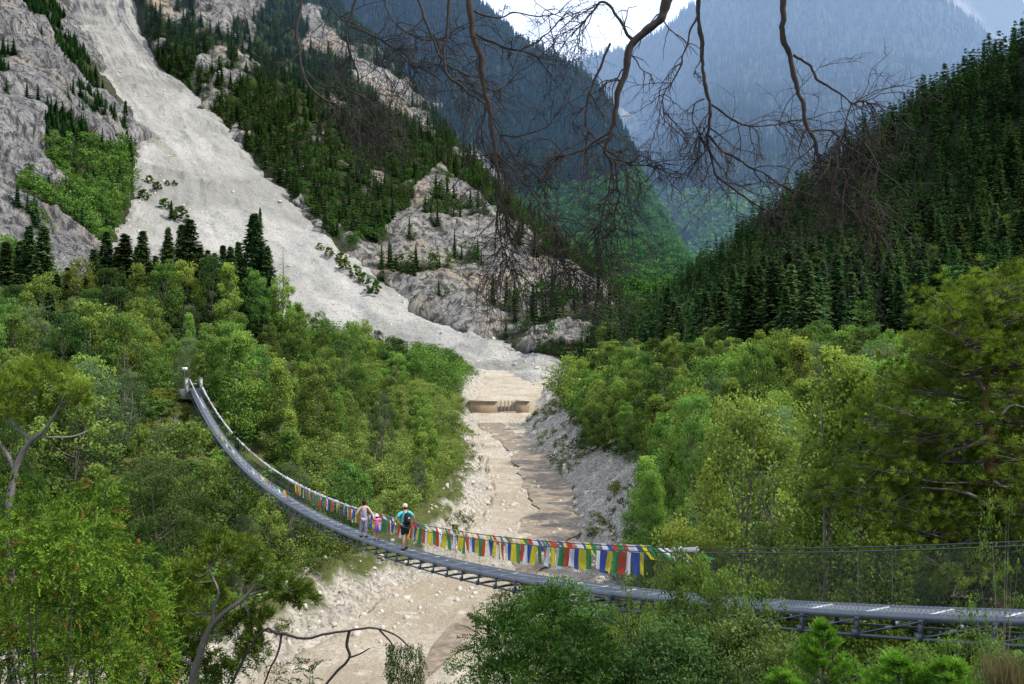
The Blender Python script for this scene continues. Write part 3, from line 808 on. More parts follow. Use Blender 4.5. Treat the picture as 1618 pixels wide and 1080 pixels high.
for nm, mt, bark, sh, sd, kw in [('poplar', M_LEAFY, M_BARKP, 'oval', 101, {}), ('poplar2', M_LEAFY, M_BARKP, 'cone', 102, {}), ('leafy', M_LEAFM, M_BARK, 'round', 103, {}), ('leafy2', M_LEAFM, M_BARK, 'oval', 104, {}), ('willow', M_LEAFS, M_BARKP, 'round', 105, dict(aspect=.4)), ('willow2', M_LEAFS, M_BARKP, 'oval', 106, dict(aspect=.4)), ('dark', M_LEAFD, M_BARK, 'round', 107, {}), ('bright', M_LEAFY, M_BARK, 'round', 108, {})]:
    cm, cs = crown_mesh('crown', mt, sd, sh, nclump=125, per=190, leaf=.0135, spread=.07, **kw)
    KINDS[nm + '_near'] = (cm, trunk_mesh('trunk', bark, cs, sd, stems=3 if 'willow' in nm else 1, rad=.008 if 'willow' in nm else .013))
for k in list(KINDS):
    if KINDS[k][1] is None: KINDS[k] = (KINDS[k][0], SPR_TRUNK)
LO_SPR = [spruce_lo(40 + i) for i in range(4)]
LO_DEC = [decid_lo(50 + i) for i in range(4)]
LO_BUSH = [decid_lo(60 + i, 10, 22, .10, 1.25) for i in range(4)]

OPEN = [(748, 600), (838, 600), (842, 640), (872, 665), (892, 690), (900, 718), (922, 722), (942, 732), (930, 780), (918, 845), (890, 905), (745, 918), (735, 1000), (722, 1100), (400, 1100), (455, 1000), (490, 905), (590, 852), (700, 775), (745, 715)]
def blocks_view(x, y, z, h, rad):
    """true where a crown would stand in front of the open gorge"""
    u = np.array([-1, 1, 0, 0, 0, -.6, .6]); v = np.array([.5, .5, 1, .6, .15, .85, .85])
    Q = np.stack([x + u * rad * h, y + 0 * u, z + v * h], 1); a, b = proj(Q)
    return inpoly(a, b, OPEN).any()

def tree(name, kind, loc, h, wf, label, cat, group=None, parts=True, yaw=None):
    crown, trunk = KINDS[kind]
    yaw = random.uniform(0, 6.283) if yaw is None else yaw
    if not parts:
        o = bpy.data.objects.new(name, crown); COL.objects.link(o)
    else:
        o = empty(name); 
        link(bpy.data.objects.new('crown', crown), o); link(bpy.data.objects.new('trunk', trunk), o)
    o.location = loc; o.scale = (h * wf, h * wf, h); o.rotation_euler = (random.gauss(0, .03), random.gauss(0, .03), yaw)
    return tag(o, label, cat, group)

def interp(tab, x): return np.interp(x, [a for a, b in tab], [b for a, b in tab])
def Ybr(px): return 1 / np.maximum(.0294 + 5.3e-5 * (px - 640), 1e-4)
def deckpy(px):
    return interp([(a, b) for a, b in _BP], px)

# ---- left spruces, one by one (px, top py, Y, h)
LS = [(160, 395, 170, 18), (185, 385, 172, 18), (214, 378, 175, 17), (262, 372, 176, 18), (285, 370, 172, 18), (330, 385, 172, 16), (365, 395, 160, 16), (240, 405, 155, 15), (30, 380, 155, 18), (108, 425, 155, 13), (8, 400, 150, 18), (40, 356, 152, 20), (62, 372, 150, 18), (22, 430, 130, 16), (92, 420, 150, 15), (118, 440, 145, 13), (150, 382, 158, 18), (172, 358, 162, 19), (200, 372, 160, 17), (228, 362, 165, 18), (250, 395, 160, 15),
      (272, 352, 168, 20), (296, 362, 165, 18), (318, 372, 165, 17), (340, 398, 160, 14), (352, 374, 170, 17), (376, 366, 168, 18), (398, 352, 170, 20), (412, 346, 166, 21), (388, 420, 150, 15), (425, 400, 165, 16),
      (190, 410, 150, 15), (135, 450, 140, 12), (78, 470, 125, 12), (305, 410, 155, 15), (60, 480, 118, 11), (420, 470, 150, 10)]
for i, (px, py, Y, h) in enumerate(LS):
    top = W(px, py, Y)
    tree('spruce_tree', 'spruce%d' % (i % 3), (top[0], top[1], top[2] - h), h * random.uniform(.9, 1.12), random.uniform(1.05, 1.8), 'tall dark spruce in the row between the left birches and the pale scree', 'spruce', 'dark spruces behind the left woods')
for i, (px, py, Y, h) in enumerate([(55, 430, 130, 13), (125, 405, 140, 14), (168, 425, 138, 13), (215, 418, 140, 14), (258, 412, 145, 13), (300, 408, 150, 13), (335, 405, 150, 12), (362, 418, 145, 13), (405, 425, 150, 12), (440, 432, 155, 12), (20, 452, 125, 12)]):
    top = W(px, py, Y)
    tree('broadleaf_tree', ('leafy2', 'poplar', 'dark', 'poplar2')[i % 4], (top[0], top[1], top[2] - h), h, .8, 'broadleaf tree growing up between the dark spruces behind the left woods', 'tree', 'broadleaf trees among the left spruces')
# dead grey spruce standing beside them
mb = MB(); mb.tube([(0, 0, 0), (.1, 0, 6), (0, 0, 12)], [.16, .09, .02], 6)
for i in range(46):
    z = 2.5 + 9 * i / 46; th = i * 2.4; L = 1.9 * (1 - z / 13) + .3
    mb.tube([(0, 0, z), (math.cos(th) * L * .6, math.sin(th) * L * .6, z - .1), (math.cos(th) * L, math.sin(th) * L, z - .5)], [.03, .02, .008], 3)
ds = mb.build('dead_spruce', M_BARK); t_ = W(447, 390, 160); ds.location = (t_[0], t_[1], t_[2] - 12)
tag(ds, 'bare grey dead spruce right of the tallest dark spruces, against the scree', 'dead tree')

TOP_L = [(-100, 470), (0, 455), (60, 445), (110, 470), (200, 440), (300, 425), (370, 440), (440, 440), (480, 465), (540, 480), (585, 455), (640, 462), (660, 500), (700, 545), (740, 575), (768, 590), (775, 640)]
TOP_R = [(838, 640), (845, 600), (870, 530), (900, 508), (960, 500), (1000, 510), (1050, 492), (1090, 505), (1140, 490), (1195, 455), (1240, 480), (1290, 500), (1330, 520), (1365, 492), (1420, 535), (1480, 520), (1560, 530), (1700, 540)]
spots = []   # (score, name, kind, loc, h, w, region)
def collide(x, y, z, h, px):
    """keeps crowns clear of the bridge deck and of the line of sight to it"""
    Yb = Ybr(px); out = h
    if px > 296 and y < Yb + 2.5:
        lim = deckpy(px) + 22 + (8 if px < 900 else 45) * min(1, 20 / max(Yb, 1)) * .6
        zt = -(lim - 540) / 1400 * y
        out = min(out, zt - z)
    # physical clearance
    bx = 13.48 - .517 * y
    if abs(x - bx) < 3.2 and 6 < y < 88:
        out = min(out, np.polyval(_pf, y) - .9 - z)
    return out
cand = []
r0 = np.random.default_rng(101)
def scatter(n, fx, fy, region, mind, hr, topt, minh=1.6, yb=None):
    got = []
    X = r0.uniform(*fx, n); Y = r0.uniform(*fy, n)
    Z = groundH(X, Y, False); d, _, side = chan(X, Y); Bk = bankH(X, Y)
    for i in range(n):
        px = 809 + 1400 * X[i] / Y[i]
        if Y[i] < 18 or px < -120 or px > 1760 or (px > 1640 and Y[i] < 48): continue
        if region == 'L' and side[i] > 0 or region == 'R' and side[i] < 0: continue
        if d[i] < 1.0 or Z[i] < Bk[i] - 1.3: continue
        if any((X[i] - a) ** 2 + (Y[i] - b) ** 2 < mind ** 2 for a, b, *_ in got): continue
        h = r0.uniform(*hr) * (.75 + .25 * min(1, d[i] / 12))
        zt = -(interp(topt, px) - 540) / 1400 * Y[i]
        h2 = min(h, zt - Z[i]); h2 = collide(X[i], Y[i], Z[i], h2, px)
        if 205 < px < 335 and Y[i] < 84: h2 = min(h2, -(668 - 540) / 1400 * Y[i] - Z[i])
        if 215 < px < 318 and 84 <= Y[i] < 95: continue
        if h2 < minh: continue
        py = 540 - 1400 * (Z[i] + h2) / Y[i]
        if py > 1150: continue
        if blocks_view(X[i], Y[i], Z[i], h2, .42):
            if not blocks_view(X[i], Y[i], Z[i], h2 * .55, .42) and h2 * .55 > minh: h2 *= .55
            else: continue
        got.append((X[i], Y[i], Z[i], h2, px, d[i]))
    return got
left = scatter(6000, (-110, 5), (38, 290), 'L', 3.5, (5.5, 11), TOP_L)
right = scatter(5000, (2, 130), (20, 210), 'R', 3.5, (6.5, 12), TOP_R)
print('decid candidates', len(left), len(right))
def pick_kinds(lst, region):
    out = []
    for (x, y, z, h, px, d) in lst:
        py = 540 - 1400 * (z + h) / y
        if region == 'L':
            if d < 30 and px > 490 and y < 200 and random.random() < .78: continue     # willow scrub grows here
            if px < 330: ks = ['leafy', 'leafy2', 'willow2', 'willow2', 'poplar', 'poplar2', 'leafy2', 'dark']
            elif px > 540 and py < 600: ks = ['bright', 'leafy', 'leafy', 'dark']
            else: ks = ['leafy', 'poplar', 'poplar2', 'leafy2', 'willow2', 'poplar2', 'willow2']
        else:
            ks = ['leafy', 'poplar', 'bright', 'dark', 'leafy2', 'willow2', 'poplar2', 'leafy2', 'poplar2'] if px > 960 else ['leafy', 'bright', 'dark', 'willow2']
        k = random.choice(ks)
        if y < 62 and k in ('leafy', 'leafy2', 'poplar', 'poplar2', 'dark', 'bright', 'willow', 'willow2'): k += '_near'
        if h < 3.2: k = random.choice(['shrub', 'shrub2', 'shrub3'])
        out.append((h / y, x, y, z, h, k))
    return out
L_ = pick_kinds(left, 'L'); R_ = pick_kinds(right, 'R')
HIDEC = [decid_lo(140 + i, 30, 30, .045) for i in range(4)]
LAB = {'poplar': ('light green poplar with a narrow crown', 'poplar_tree', 'poplar'), 'poplar2': ('light green tapering poplar', 'poplar_tree', 'poplar'), 'leafy': ('green broadleaf tree with a rounded crown', 'broadleaf_tree', 'tree'),
       'leafy2': ('green broadleaf tree with a narrow crown', 'broadleaf_tree', 'tree'), 'willow': ('grey green willow with a wide crown', 'willow_tree', 'willow'), 'willow2': ('grey green willow with a narrow crown', 'willow_tree', 'willow'),
       'dark': ('dark green broadleaf tree with a rounded crown', 'broadleaf_tree', 'tree'), 'bright': ('yellow green broadleaf tree with a rounded crown', 'broadleaf_tree', 'tree'),
       'shrub': ('low green shrub', 'shrub', 'shrub'), 'shrub2': ('low grey green shrub', 'shrub', 'shrub'), 'shrub3': ('low dark green shrub', 'shrub', 'shrub')}
for lst, where in ((L_, 'in the woods left of the gorge'), (R_, 'in the woods right of the gorge')):
    lst.sort(reverse=True)
    extra = lst[245:]; del lst[245:]
    if extra:
        e = np.array([q[1:5] for q in extra]); eo = merged('distant_trees', HIDEC, e[:, :3] - [0, 0, .1], e[:, 3], 1.05, M_LEAFM, 17)
        tag(eo, 'small broadleaf trees farthest back ' + where, 'trees', kind='stuff')
    for s, x, y, z, h, k in lst:
        ph, nm, cat = LAB[k.replace('_near', '')]
        wf = random.uniform(.62, 1.0) * (1.2 if h < 4 else 1)
        tree(nm, k, (x, y, z - .1), h, wf, ph + ' ' + where, cat, cat + 's ' + where + (', narrow ones' if '2' in k else ''))
print('individual broadleaf', len(L_), len(R_), sum(1 for o in scene.objects if o.get('category') in ('poplar','tree')))

# ---- undergrowth and willow scrub (uncountable)
def cover(n, fx, fy, cond, hr, name, mat, label, cat, protos, wf=1.2, seed=3, cut=True, limit=None):
    r = np.random.default_rng(seed); X = r.uniform(*fx, n); Y = fy[0] + (fy[1] - fy[0]) * r.uniform(0, 1, n) ** 1.4
    Z = groundH(X, Y, False); d, _, side = chan(X, Y); Bk = bankH(X, Y); px = 809 + 1400 * X / Y
    ok = (px > -150) & (px < 1770) & (d > .6) & (Z > Bk - 1.4) & cond(X, Y, d, side, px)
    X, Y, Z, px = X[ok], Y[ok], Z[ok], px[ok]; h = r.uniform(*hr, len(X))
    h = np.array([collide(a, b, c, e, f) for a, b, c, e, f in zip(X, Y, Z, h, px)])
    if limit: h = np.minimum(h, -(interp(limit, px) - 540) / 1400 * Y - Z)
    ok = (h > .35) & ~np.array([blocks_view(a, b, c, e, .6) for a, b, c, e in zip(X, Y, Z, h)])
    P = np.stack([X, Y, Z - .1], 1)[ok]
    o = merged(name, protos, P, h[ok], wf, mat, seed)
    tag(o, label, cat, kind='stuff'); print(name, len(P))
    return o
M_SCRUB = foliage_mat('scrub_leaves', (.048, .072, .020), (.24, .31, .085), .34)
HI_BUSH = [decid_lo(70 + i, 26, 26, .05, 1.3) for i in range(4)]
cover(7000, (-110, 5), (30, 240), lambda X, Y, d, s, px: (s < 0) & ((px < 500) | (d > 30)) & ~((px > 215) & (px < 318) & (Y > 82) & (Y < 96)), (1.0, 2.6), 'undergrowth', M_LEAFM, 'tangled green bushes filling the gaps between the trees left of the gorge', 'undergrowth', LO_BUSH, 1.5, 3)
cover(7000, (2, 140), (16, 240), lambda X, Y, d, s, px: (s > 0), (1.0, 2.6), 'undergrowth', M_LEAFD, 'tangled dark bushes filling the gaps between the trees right of the gorge', 'undergrowth', LO_BUSH, 1.5, 4)
cover(5200, (-60, 0), (55, 240), lambda X, Y, d, s, px: (s < 0) & (px > 450) & (d < 34), (1.4, 3.4), 'willow_scrub', M_SCRUB, 'dense olive green willow scrub along the left rim of the gorge', 'scrub', HI_BUSH, 1.1, 5, limit=TOP_L)
# sparse tufts on the open banks
def bank_tufts():
    r = np.random.default_rng(9); n = 4200; X = r.uniform(-25, 16, n); Y = r.uniform(45, 215, n)
    Z = groundH(X, Y, True); d, _, side = chan(X, Y); Bk = bankH(X, Y); P = np.stack([X, Y, 0 * X], 1)
    ok = (d > .8) & (Z < Bk - .8) & (fbm(P, 7, 3, 5) > .08)
    h = r.uniform(.25, 1.3, n)
    o = merged('bank_plants', LO_BUSH, np.stack([X, Y, Z - .05], 1)[ok], h[ok], 1.4, M_LEAFM, 2)
    tag(o, 'scattered low green plants rooted in the pale gravel banks', 'plants', kind='stuff')
bank_tufts()
def knoll():
    r = np.random.default_rng(19); n = 2600; X = r.uniform(-48, -26, n); Y = r.uniform(76, 98, n); Z = groundH(X, Y, True); px = 809 + 1400 * X / Y
    ok = (px > 190) & (px < 320); h = r.uniform(.2, .6, n)
    bx = 13.48 - .517 * Y; ok &= (np.abs(X - bx) > .9) | (Y > 87)
    o = merged('meadow_grass', LO_BUSH, np.stack([X, Y, Z - .05], 1)[ok], h[ok], 1.8, M_LEAFY, 21); tag(o, 'rough yellow green grass on the open knoll beside the far posts', 'grass', kind='stuff')
knoll()

# ---------------------------------------------------------------- trees on the mountain sheets
def sample_sheet(nm, n, r, thr=.5):
    P2, nu, nv, f = SHEETS[nm]
    F = grid_faces(nu, nv); a = P2[F[:, 0]]; b = P2[F[:, 1]]; c = P2[F[:, 2]]; d = P2[F[:, 3]]
    cen = (a + b + c + d) / 4; px, py = proj(cen)
    ar = np.linalg.norm(np.cross(c - a, d - b), axis=1) / 2
    # density per picture area so the far side is not overfilled
    wgt = ar / (cen[:, 1] ** .6); wgt[(px < -100) | (px > 1720) | (py < -140) | (py > 700)] = 0
    wgt *= (f[F[:, 0]] > thr * .5)
    idx = r.choice(len(F), n, p=wgt / wgt.sum())
    u, v = r.uniform(size=(2, n, 1))
    P = (a[idx] * (1 - u) + b[idx] * u) * (1 - v) + (d[idx] * (1 - u) + c[idx] * u) * v
    keep = r.uniform(size=n) < np.clip((f[F[idx, 0]] - .1) * 1.6, 0, 1)
    return P[keep]
BL = [(-140, 40), (0, 83), (90, 128), (190, 180), (290, 203), (400, 150)]
BR = [(-140, 250), (0, 222), (100, 252), (170, 330), (280, 436), (375, 526), (450, 616), (515, 712), (545, 800), (560, 850)]
def off_scree(P, left):
    px, py = proj(P)
    return P[px < interp(BL, py) + 7 + 10 * (py > 180)] if left else P[(px > interp(BR, py) - 5)]
def thin(P, dist, r):
    """drop points closer than dist in plan (grid based)"""
    key = np.floor(P / dist).astype(np.int64); _, i = np.unique(key[:, 0] * 1000003 + key[:, 1] * 10007 + key[:, 2], return_index=True)
    return P[i]
r1 = np.random.default_rng(55)
# right hillside: nearest trees one by one, the rest as forest
H_ = thin(sample_sheet('wooded_hillside', 9000, r1), 4.9, r1)
px, py = proj(H_)
H_ = H_[(py < 600)]; px, py = proj(H_)
hh = r1.uniform(8, 18, len(H_)); o_ = np.argsort(-hh / H_[:, 1])
print('hill trees', len(H_))
fo_n = vnoise(H_, 45, 7)
nI = 0; rest = []
for i in o_:
    x, y, z = H_[i]
    if nI < 255 and r1.uniform() < .8:
        br = fo_n[i] > .35 or r1.uniform() < .12
        k = random.choice(['leafy', 'dark', 'leafy2']) if br else 'hill%d' % random.randint(0, 2)
        if br: tree('birch_tree', k, (x, y, z - 1), hh[i] * .72, 1.0, 'paler birch like tree among the conifers on the shaded right hillside', 'birch', 'birches on the right hillside', parts=False)
        else: tree('spruce_tree', k, (x, y, z - 1), hh[i], random.uniform(1.1, 1.7), 'dark conifer standing in the forest on the shaded right hillside', 'conifer', 'conifers on the right hillside', parts=False)
        nI += 1
    else: rest.append(i)
rest = np.array(rest)
LO_HI = [spruce_arrays(80 + i, 13, 6, 3, .18, fan=2) for i in range(3)]
o = merged('conifer_forest', LO_HI, H_[rest] - [0, 0, 1], hh[rest], 1.15, M_HILL, 5)
tag(o, 'dark conifer forest covering the shaded right hillside', 'forest', kind='stuff')
# crag forest
Cp = off_scree(thin(sample_sheet('rocky_crag', 12000, r1), 4.5, r1), False)
hC = r1.uniform(8, 16, len(Cp)); fx = fbm(Cp, 60, 3, 3)
px, py = proj(Cp); bright = (r1.uniform(size=len(Cp)) < .16) | ((px > 480) & (py > 230) & (r1.uniform(size=len(Cp)) < .3))
print('crag trees', len(Cp))
o = merged('conifer_forest', LO_HI + LO_SPR, Cp[~bright] - [0, 0, .5], hC[~bright], 1.1, M_SPRFAR, 6)
tag(o, 'conifer forest clinging to the crag above the scree slope', 'forest', kind='stuff')
o = merged('broadleaf_forest', LO_DEC, Cp[bright] - [0, 0, .5], hC[bright] * .6, 1.0, M_LEAFFAR, 7)
tag(o, 'bright bushes and broadleaf trees dotted over the crag', 'forest', kind='stuff')
# left cliff greenery
Ep = off_scree(thin(sample_sheet('left_cliff', 3500, r1), 3.6, r1), True); px, py = proj(Ep); br = (py > 230) & (r1.uniform(size=len(Ep)) < .8)
o = merged('cliff_trees', LO_SPR, Ep[~br], r1.uniform(5, 10, (~br).sum()), 1.2, M_SPRFAR, 8); tag(o, 'small dark conifers rooted on ledges of the left cliff', 'forest', kind='stuff')
o = merged('cliff_trees', LO_DEC, Ep[br], r1.uniform(5, 9, br.sum()), 1.1, M_LEAFFAR, 9); tag(o, 'bright green broadleaf trees in the gully of the left cliff', 'forest', kind='stuff')
# flank
Bp = thin(sample_sheet('forested_mountain_flank', 16000, r1), 6.5, r1); px, py = proj(Bp)
low = (py > 300 - (px - 900) * .2) & (px > 760)
print('flank', len(Bp))
o = merged('conifer_forest', LO_SPR, Bp[~low], r1.uniform(13, 22, (~low).sum()), 1.15, M_SPRFAR, 10); tag(o, 'blue green conifer forest on the mountain flank behind the crag', 'forest', kind='stuff')
o = merged('broadleaf_forest', LO_DEC, Bp[low] - [0, 0, 1], r1.uniform(9, 16, low.sum()), 1.2, M_LEAFFAR, 11); tag(o, 'lighter green broadleaf forest at the foot of the mountain flank', 'forest', kind='stuff')
# far mountain
Ap = thin(sample_sheet('far_mountain', 26000, r1), 11, r1); px, py = proj(Ap)
print('far', len(Ap)); VLO = [spruce_lo(90 + i, 4, 4) for i in range(3)]; VLD = [decid_lo(95 + i, 5, 5, .24) for i in range(3)]
low = (py > 310)
o = merged('conifer_forest', VLO, Ap[~low], r1.uniform(16, 30, (~low).sum()), 1.5, M_SPRFAR, 12); tag(o, 'hazy blue conifer forest covering the far mountain', 'forest', kind='stuff')
o = merged('broadleaf_forest', VLD, Ap[low], r1.uniform(12, 20, low.sum()), 1.3, M_LEAFFAR, 13); tag(o, 'hazy green forest at the foot of the far mountain', 'forest', kind='stuff')
# single shrubs on the scree and at its edges
sc = [(182, 180, 12), (197, 210, 20), (200, 250, 16), (207, 262, 13), (235, 290, 5), (248, 300, 5), (270, 345, 9), (285, 350, 8), (262, 330, 6), (410, 358, 10), (265, 290, 3), (276, 292, 3), (228, 315, 6), (520, 405, 5), (540, 415, 6), (545, 425, 6), (575, 450, 6), (560, 438, 6), (590, 465, 7), (505, 395, 4)]
P2, _, _, _ = SHEETS['scree_slope']; spx, spy = proj(P2)
for i, (x, y, h) in enumerate(sc):
    k = np.argmin((spx - x) ** 2 + (spy - y) ** 2); p = P2[k]
    con = h > 8
    tree('spruce_tree' if con else 'shrub', 'spruce%d' % (i % 3) if con else 'shrub', p - [0, 0, .3], h, 1.1 if con else 1.3, 'lone dark spruce standing on the left edge of the pale scree' if con else 'small green bush growing alone on the pale scree slope', 'spruce' if con else 'shrub', 'spruces on the scree edge' if con else 'bushes on the scree slope', parts=False)
# ---------------------------------------------------------------- suspension bridge
M_STEEL = plain_mat('galvanised_steel', (.19, .215, .25), .5, .5, var=.25, nscale=6)
M_DARKSTEEL = plain_mat('dark_steel', (.10, .12, .14), .5, .5, var=.25, nscale=6)
M_CABLE = plain_mat('steel_cable', (.07, .085, .09), .5, .6, var=.2, nscale=20)
M_CONC = plain_mat('concrete', (.38, .38, .36), .9, var=.25, nscale=5, bump=.01)
M_WHITE0 = plain_mat('bright_galvanised_plate', (.50, .53, .57), .5, .2, var=.3, nscale=5)
def deck_mat():
    m, nt, out = newmat('steel_grating')
    at = N(nt, 'ShaderNodeAttribute', attribute_name='tint')     # metres along the bridge
    g = N(nt, 'ShaderNodeNewGeometry')
    s1 = math_(nt, 'SINE', math_(nt, 'MULTIPLY', at.outputs['Fac'], 2 * math.pi / .12))
    n = noise_(nt, 2.5, 4, .6, g.outputs['Position'])
    c = mixc(nt, ramp_f(nt, s1, -.4, .6), (.10, .12, .145), (.27, .30, .34))
    c = mixc(nt, ramp_f(nt, n, .35, .65, .5), c, (.17, .19, .22))
    b = N(nt, 'ShaderNodeBsdfPrincipled'); b.inputs['Roughness'].default_value = .55; b.inputs['Metallic'].default_value = .25
    nt.links.new(c, b.inputs['Base Color']); nt.links.new(b.outputs[0], out.inputs['Surface'])
    return m
M_DECK = deck_mat()
T_ = np.array([-.459, .888, 0]); N_ = np.array([.888, .459, 0])
DW, RW, RH = .66, .40, 1.0
bridge = empty('suspension_bridge', tuple(bridge_pt(85.5)))
tag(bridge, 'long narrow steel footbridge sagging across the gorge to two concrete posts', 'footbridge')
B0 = np.array(bridge.location)
def bobj(mb, name, mat, smooth=False):
    o = mb.build(name, mat, bridge, smooth); o.location = (0, 0, 0)
    me = o.data; co_ = np.empty(len(me.vertices) * 3, np.float32); me.vertices.foreach_get('co', co_)
    co_ = (co_.reshape(-1, 3) - B0).astype(np.float32); me.vertices.foreach_set('co', co_.ravel()); me.update()
    return o
Ys = np.linspace(85.4, 6.2, 900); CL = bridge_pt(Ys)
al = np.concatenate([[0], np.cumsum(np.linalg.norm(np.diff(CL, axis=0), axis=1))]); LEN = al[-1]
def at_len(s): return np.stack([np.interp(s, al, CL[:, k]) for k in range(3)], -1)
def off(P, side, z): return P + N_ * side + np.array([0, 0, z])
mb = MB(); sgs = np.linspace(0, LEN, 500); Pc = at_len(sgs)
rows = [off(Pc, -DW / 2, .0), off(Pc, DW / 2, .0), off(Pc, DW / 2, -.035), off(Pc, -DW / 2, -.035)]
Vd = np.stack(rows, 1).reshape(-1, 3); i = np.arange(499)[:, None] * 4
Fd = np.concatenate([np.concatenate([i + k, i + (k + 1) % 4, i + 4 + (k + 1) % 4, i + 4 + k], 1) for k in range(4)])
mb.add(Vd, Fd, np.repeat(sgs, 4)); bobj(mb, 'deck', M_DECK)
for sd in (-1, 1):
    mb = MB()
    for a, b, z0, z1 in ((DW / 2 + .004, DW / 2 + .05, .03, -.09),):
        rows = [off(Pc, sd * a, z0), off(Pc, sd * b, z0), off(Pc, sd * b, z1), off(Pc, sd * a, z1)]
        mb.add(np.stack(rows, 1).reshape(-1, 3), Fd, 0)
    bobj(mb, 'side_rail', M_STEEL)
    mb = MB(); mb.tube(off(Pc[::4], sd * RW, RH), .013, 6); bobj(mb, 'hand_cable', M_CABLE, True)
    mb = MB(); mb.tube(off(Pc[::4], sd * .44, -.34), .028, 6); bobj(mb, 'carrying_cable', M_DARKSTEEL, True)
NB = int(LEN / 1.22); Mb = np.stack([N_, T_, [0, 0, 1]], 1)
for k in range(NB + 1):
    s = k * 1.22; p = at_len(s); mb = MB()
    mb.box(off(p, 0, -.075), (DW + .25, .06, .07), Mb)
    for sd in (-1, 1):
        mb.box(off(p, sd * .43, -.2), (.03, .07, .32), Mb)
        mb.box(off(p, sd * .46, -.31), (.09, .10, .12), Mb)
    mb.box(off(p, 0, -.33), (.82, .04, .05), Mb)
    bobj(mb, 'cross_beam', M_DARKSTEEL)
mb = MB()
for k in range(NB):
    a = at_len(k * 1.22); b = at_len((k + 1) * 1.22)
    mb.tube([off(a, -.4, -.1), off(b, .4, -.1)], .009, 4); mb.tube([off(a, .4, -.1), off(b, -.4, -.1)], .009, 4)
    if b[1] < 30:
        for sd in (-1, 1): mb.tube([off(a, sd * .43, -.32), off(b, sd * .43, -.08)], .009, 4)
bobj(mb, 'cross_bracing', M_STEEL)
for k in range(NB + 1):
    mb = MB(); mb.box(off(at_len(k * 1.22), 0, .006), (DW - .02, .045, .012), Mb); bobj(mb, 'joint_plate', M_WHITE0)
for sd in (-1, 1):
    mb = MB()
    for k in range(0, NB + 1, 3):
        p = at_len(k * 1.22); mb.tube([off(p, sd * .40, -.08), off(p, sd * RW, RH)], .004, 4)
    bobj(mb, 'hangers', M_STEEL)['kind'] = 'stuff'
    sp = .085; n = int(LEN / sp); s = np.arange(n) * sp; hgt = .93; run = .62; P = []
    for d in (-1, 1):
        a = at_len(s); b = at_len(np.clip(s + d * run, 0, LEN))
        a = off(a, sd * .40, .02); b = off(b, sd * .40, .02 + hgt)
        wv = np.array([0, 0, 1]) * .0016 + T_ * .0016
        q = np.stack([a - wv * d, a + wv * d, b + wv * d, b - wv * d], 1) if d > 0 else np.stack([a - (np.array([0, 0, 1]) - T_) * .0016, a + (np.array([0, 0, 1]) - T_) * .0016, b + (np.array([0, 0, 1]) - T_) * .0016, b - (np.array([0, 0, 1]) - T_) * .0016], 1)
        P.append(q.reshape(-1, 3))
    P = np.concatenate(P); mb = MB(); mb.add(P, np.arange(len(P)).reshape(-1, 4), 0); bobj(mb, 'mesh_fence', M_CABLE)
# far posts, sill beam and landing
pe = at_len(0)
for sd in (-1, 1):
    mb = MB(); mb.box(off(pe, sd * .66, .1), (.26, .26, 1.7), Mb); mb.box(off(pe, sd * .66, .98), (.32, .32, .06), Mb); bobj(mb, 'concrete_post', M_CONC)
mb = MB(); mb.box(off(pe, 0, .42) + T_ * .1, (1.1, .1, .12), Mb); bobj(mb, 'cross_bar', M_STEEL)
mb = MB(); mb.box(off(pe, 0, -.55) + T_ * .9, (2.2, 1.6, .9), Mb); bobj(mb, 'landing', M_CONC)
pn = at_len(LEN)
mb = MB(); mb.box(off(pn, 0, -.75) - T_ * .8, (2.2, 1.6, 1.3), Mb); bobj(mb, 'landing', M_CONC)
for sd in (-1, 1):
    mb = MB(); mb.box(off(pn, sd * .72, .1) - T_ * .3, (.34, .34, 2.4), Mb); bobj(mb, 'concrete_post', M_CONC)
# small white notice on a pole beside the left post
sn = MB(); q = off(pe, -.75, 0) + T_ * .6
sn.tube([q, q + [0, 0, 2.0]], .03, 6); V, F, A = sn.arrays()
sgn = empty('notice_board', tuple(q)); tag(sgn, 'small white notice on a pole behind the left concrete post', 'sign')
link(bpy.data.objects.new('pole', mesh_np('pole', V - q, F, None, False, M_STEEL)), sgn)
M_WHITE = plain_mat('white_paint', (.75, .75, .72), .5, var=.05)
b_ = MB(); b_.box((0, 0, 1.9), (.5, .04, .28), Mb); b_.build('panel', M_WHITE, sgn)

# ---------------------------------------------------------------- prayer flags
FC = {'blue': (.05, .10, .42), 'white': (.80, .80, .86), 'red': (.62, .07, .03), 'green': (.05, .28, .08), 'yellow': (.78, .68, .03)}
FM = {k: plain_mat(k + '_flag_cloth', c, .85, var=.12, nscale=9, trans=.35) for k, c in FC.items()}
def flag_mesh(col, seed, w=.272, h=.56, lean=.0, fold=.02, out=0.0):
    r = np.random.default_rng(seed); nx, nz = 5, 8
    x = np.linspace(0, 1, nx); z = np.linspace(0, 1, nz); Zg, Xg = np.meshgrid(z, x, indexing='ij')
    ph = r.uniform(0, 6.28); am = fold * r.uniform(.6, 1.8)
    wob = am * np.sin(Xg * 5 + ph + Zg * 2) * (.2 + Zg)
    V = np.stack([(Xg - .5) * w * (1 - .10 * Zg * r.uniform(-.3, 1)) + lean * Zg ** 1.3 * r.uniform(.6, 1.3), wob + out * Zg ** 1.2, -Zg * h * math.sqrt(max(.05, 1 - (out / h) ** 2))], 2).reshape(-1, 3)
    return mesh_np('flag', V, grid_faces(nz, nx), None, True, FM[col])
ORDER = ['yellow', 'green', 'red', 'white', 'blue']
def flag_rot(): return math.atan2(-T_[1], -T_[0])
def len_at_px(px): return np.interp(Ybr(px), Ys[::-1], al[::-1])
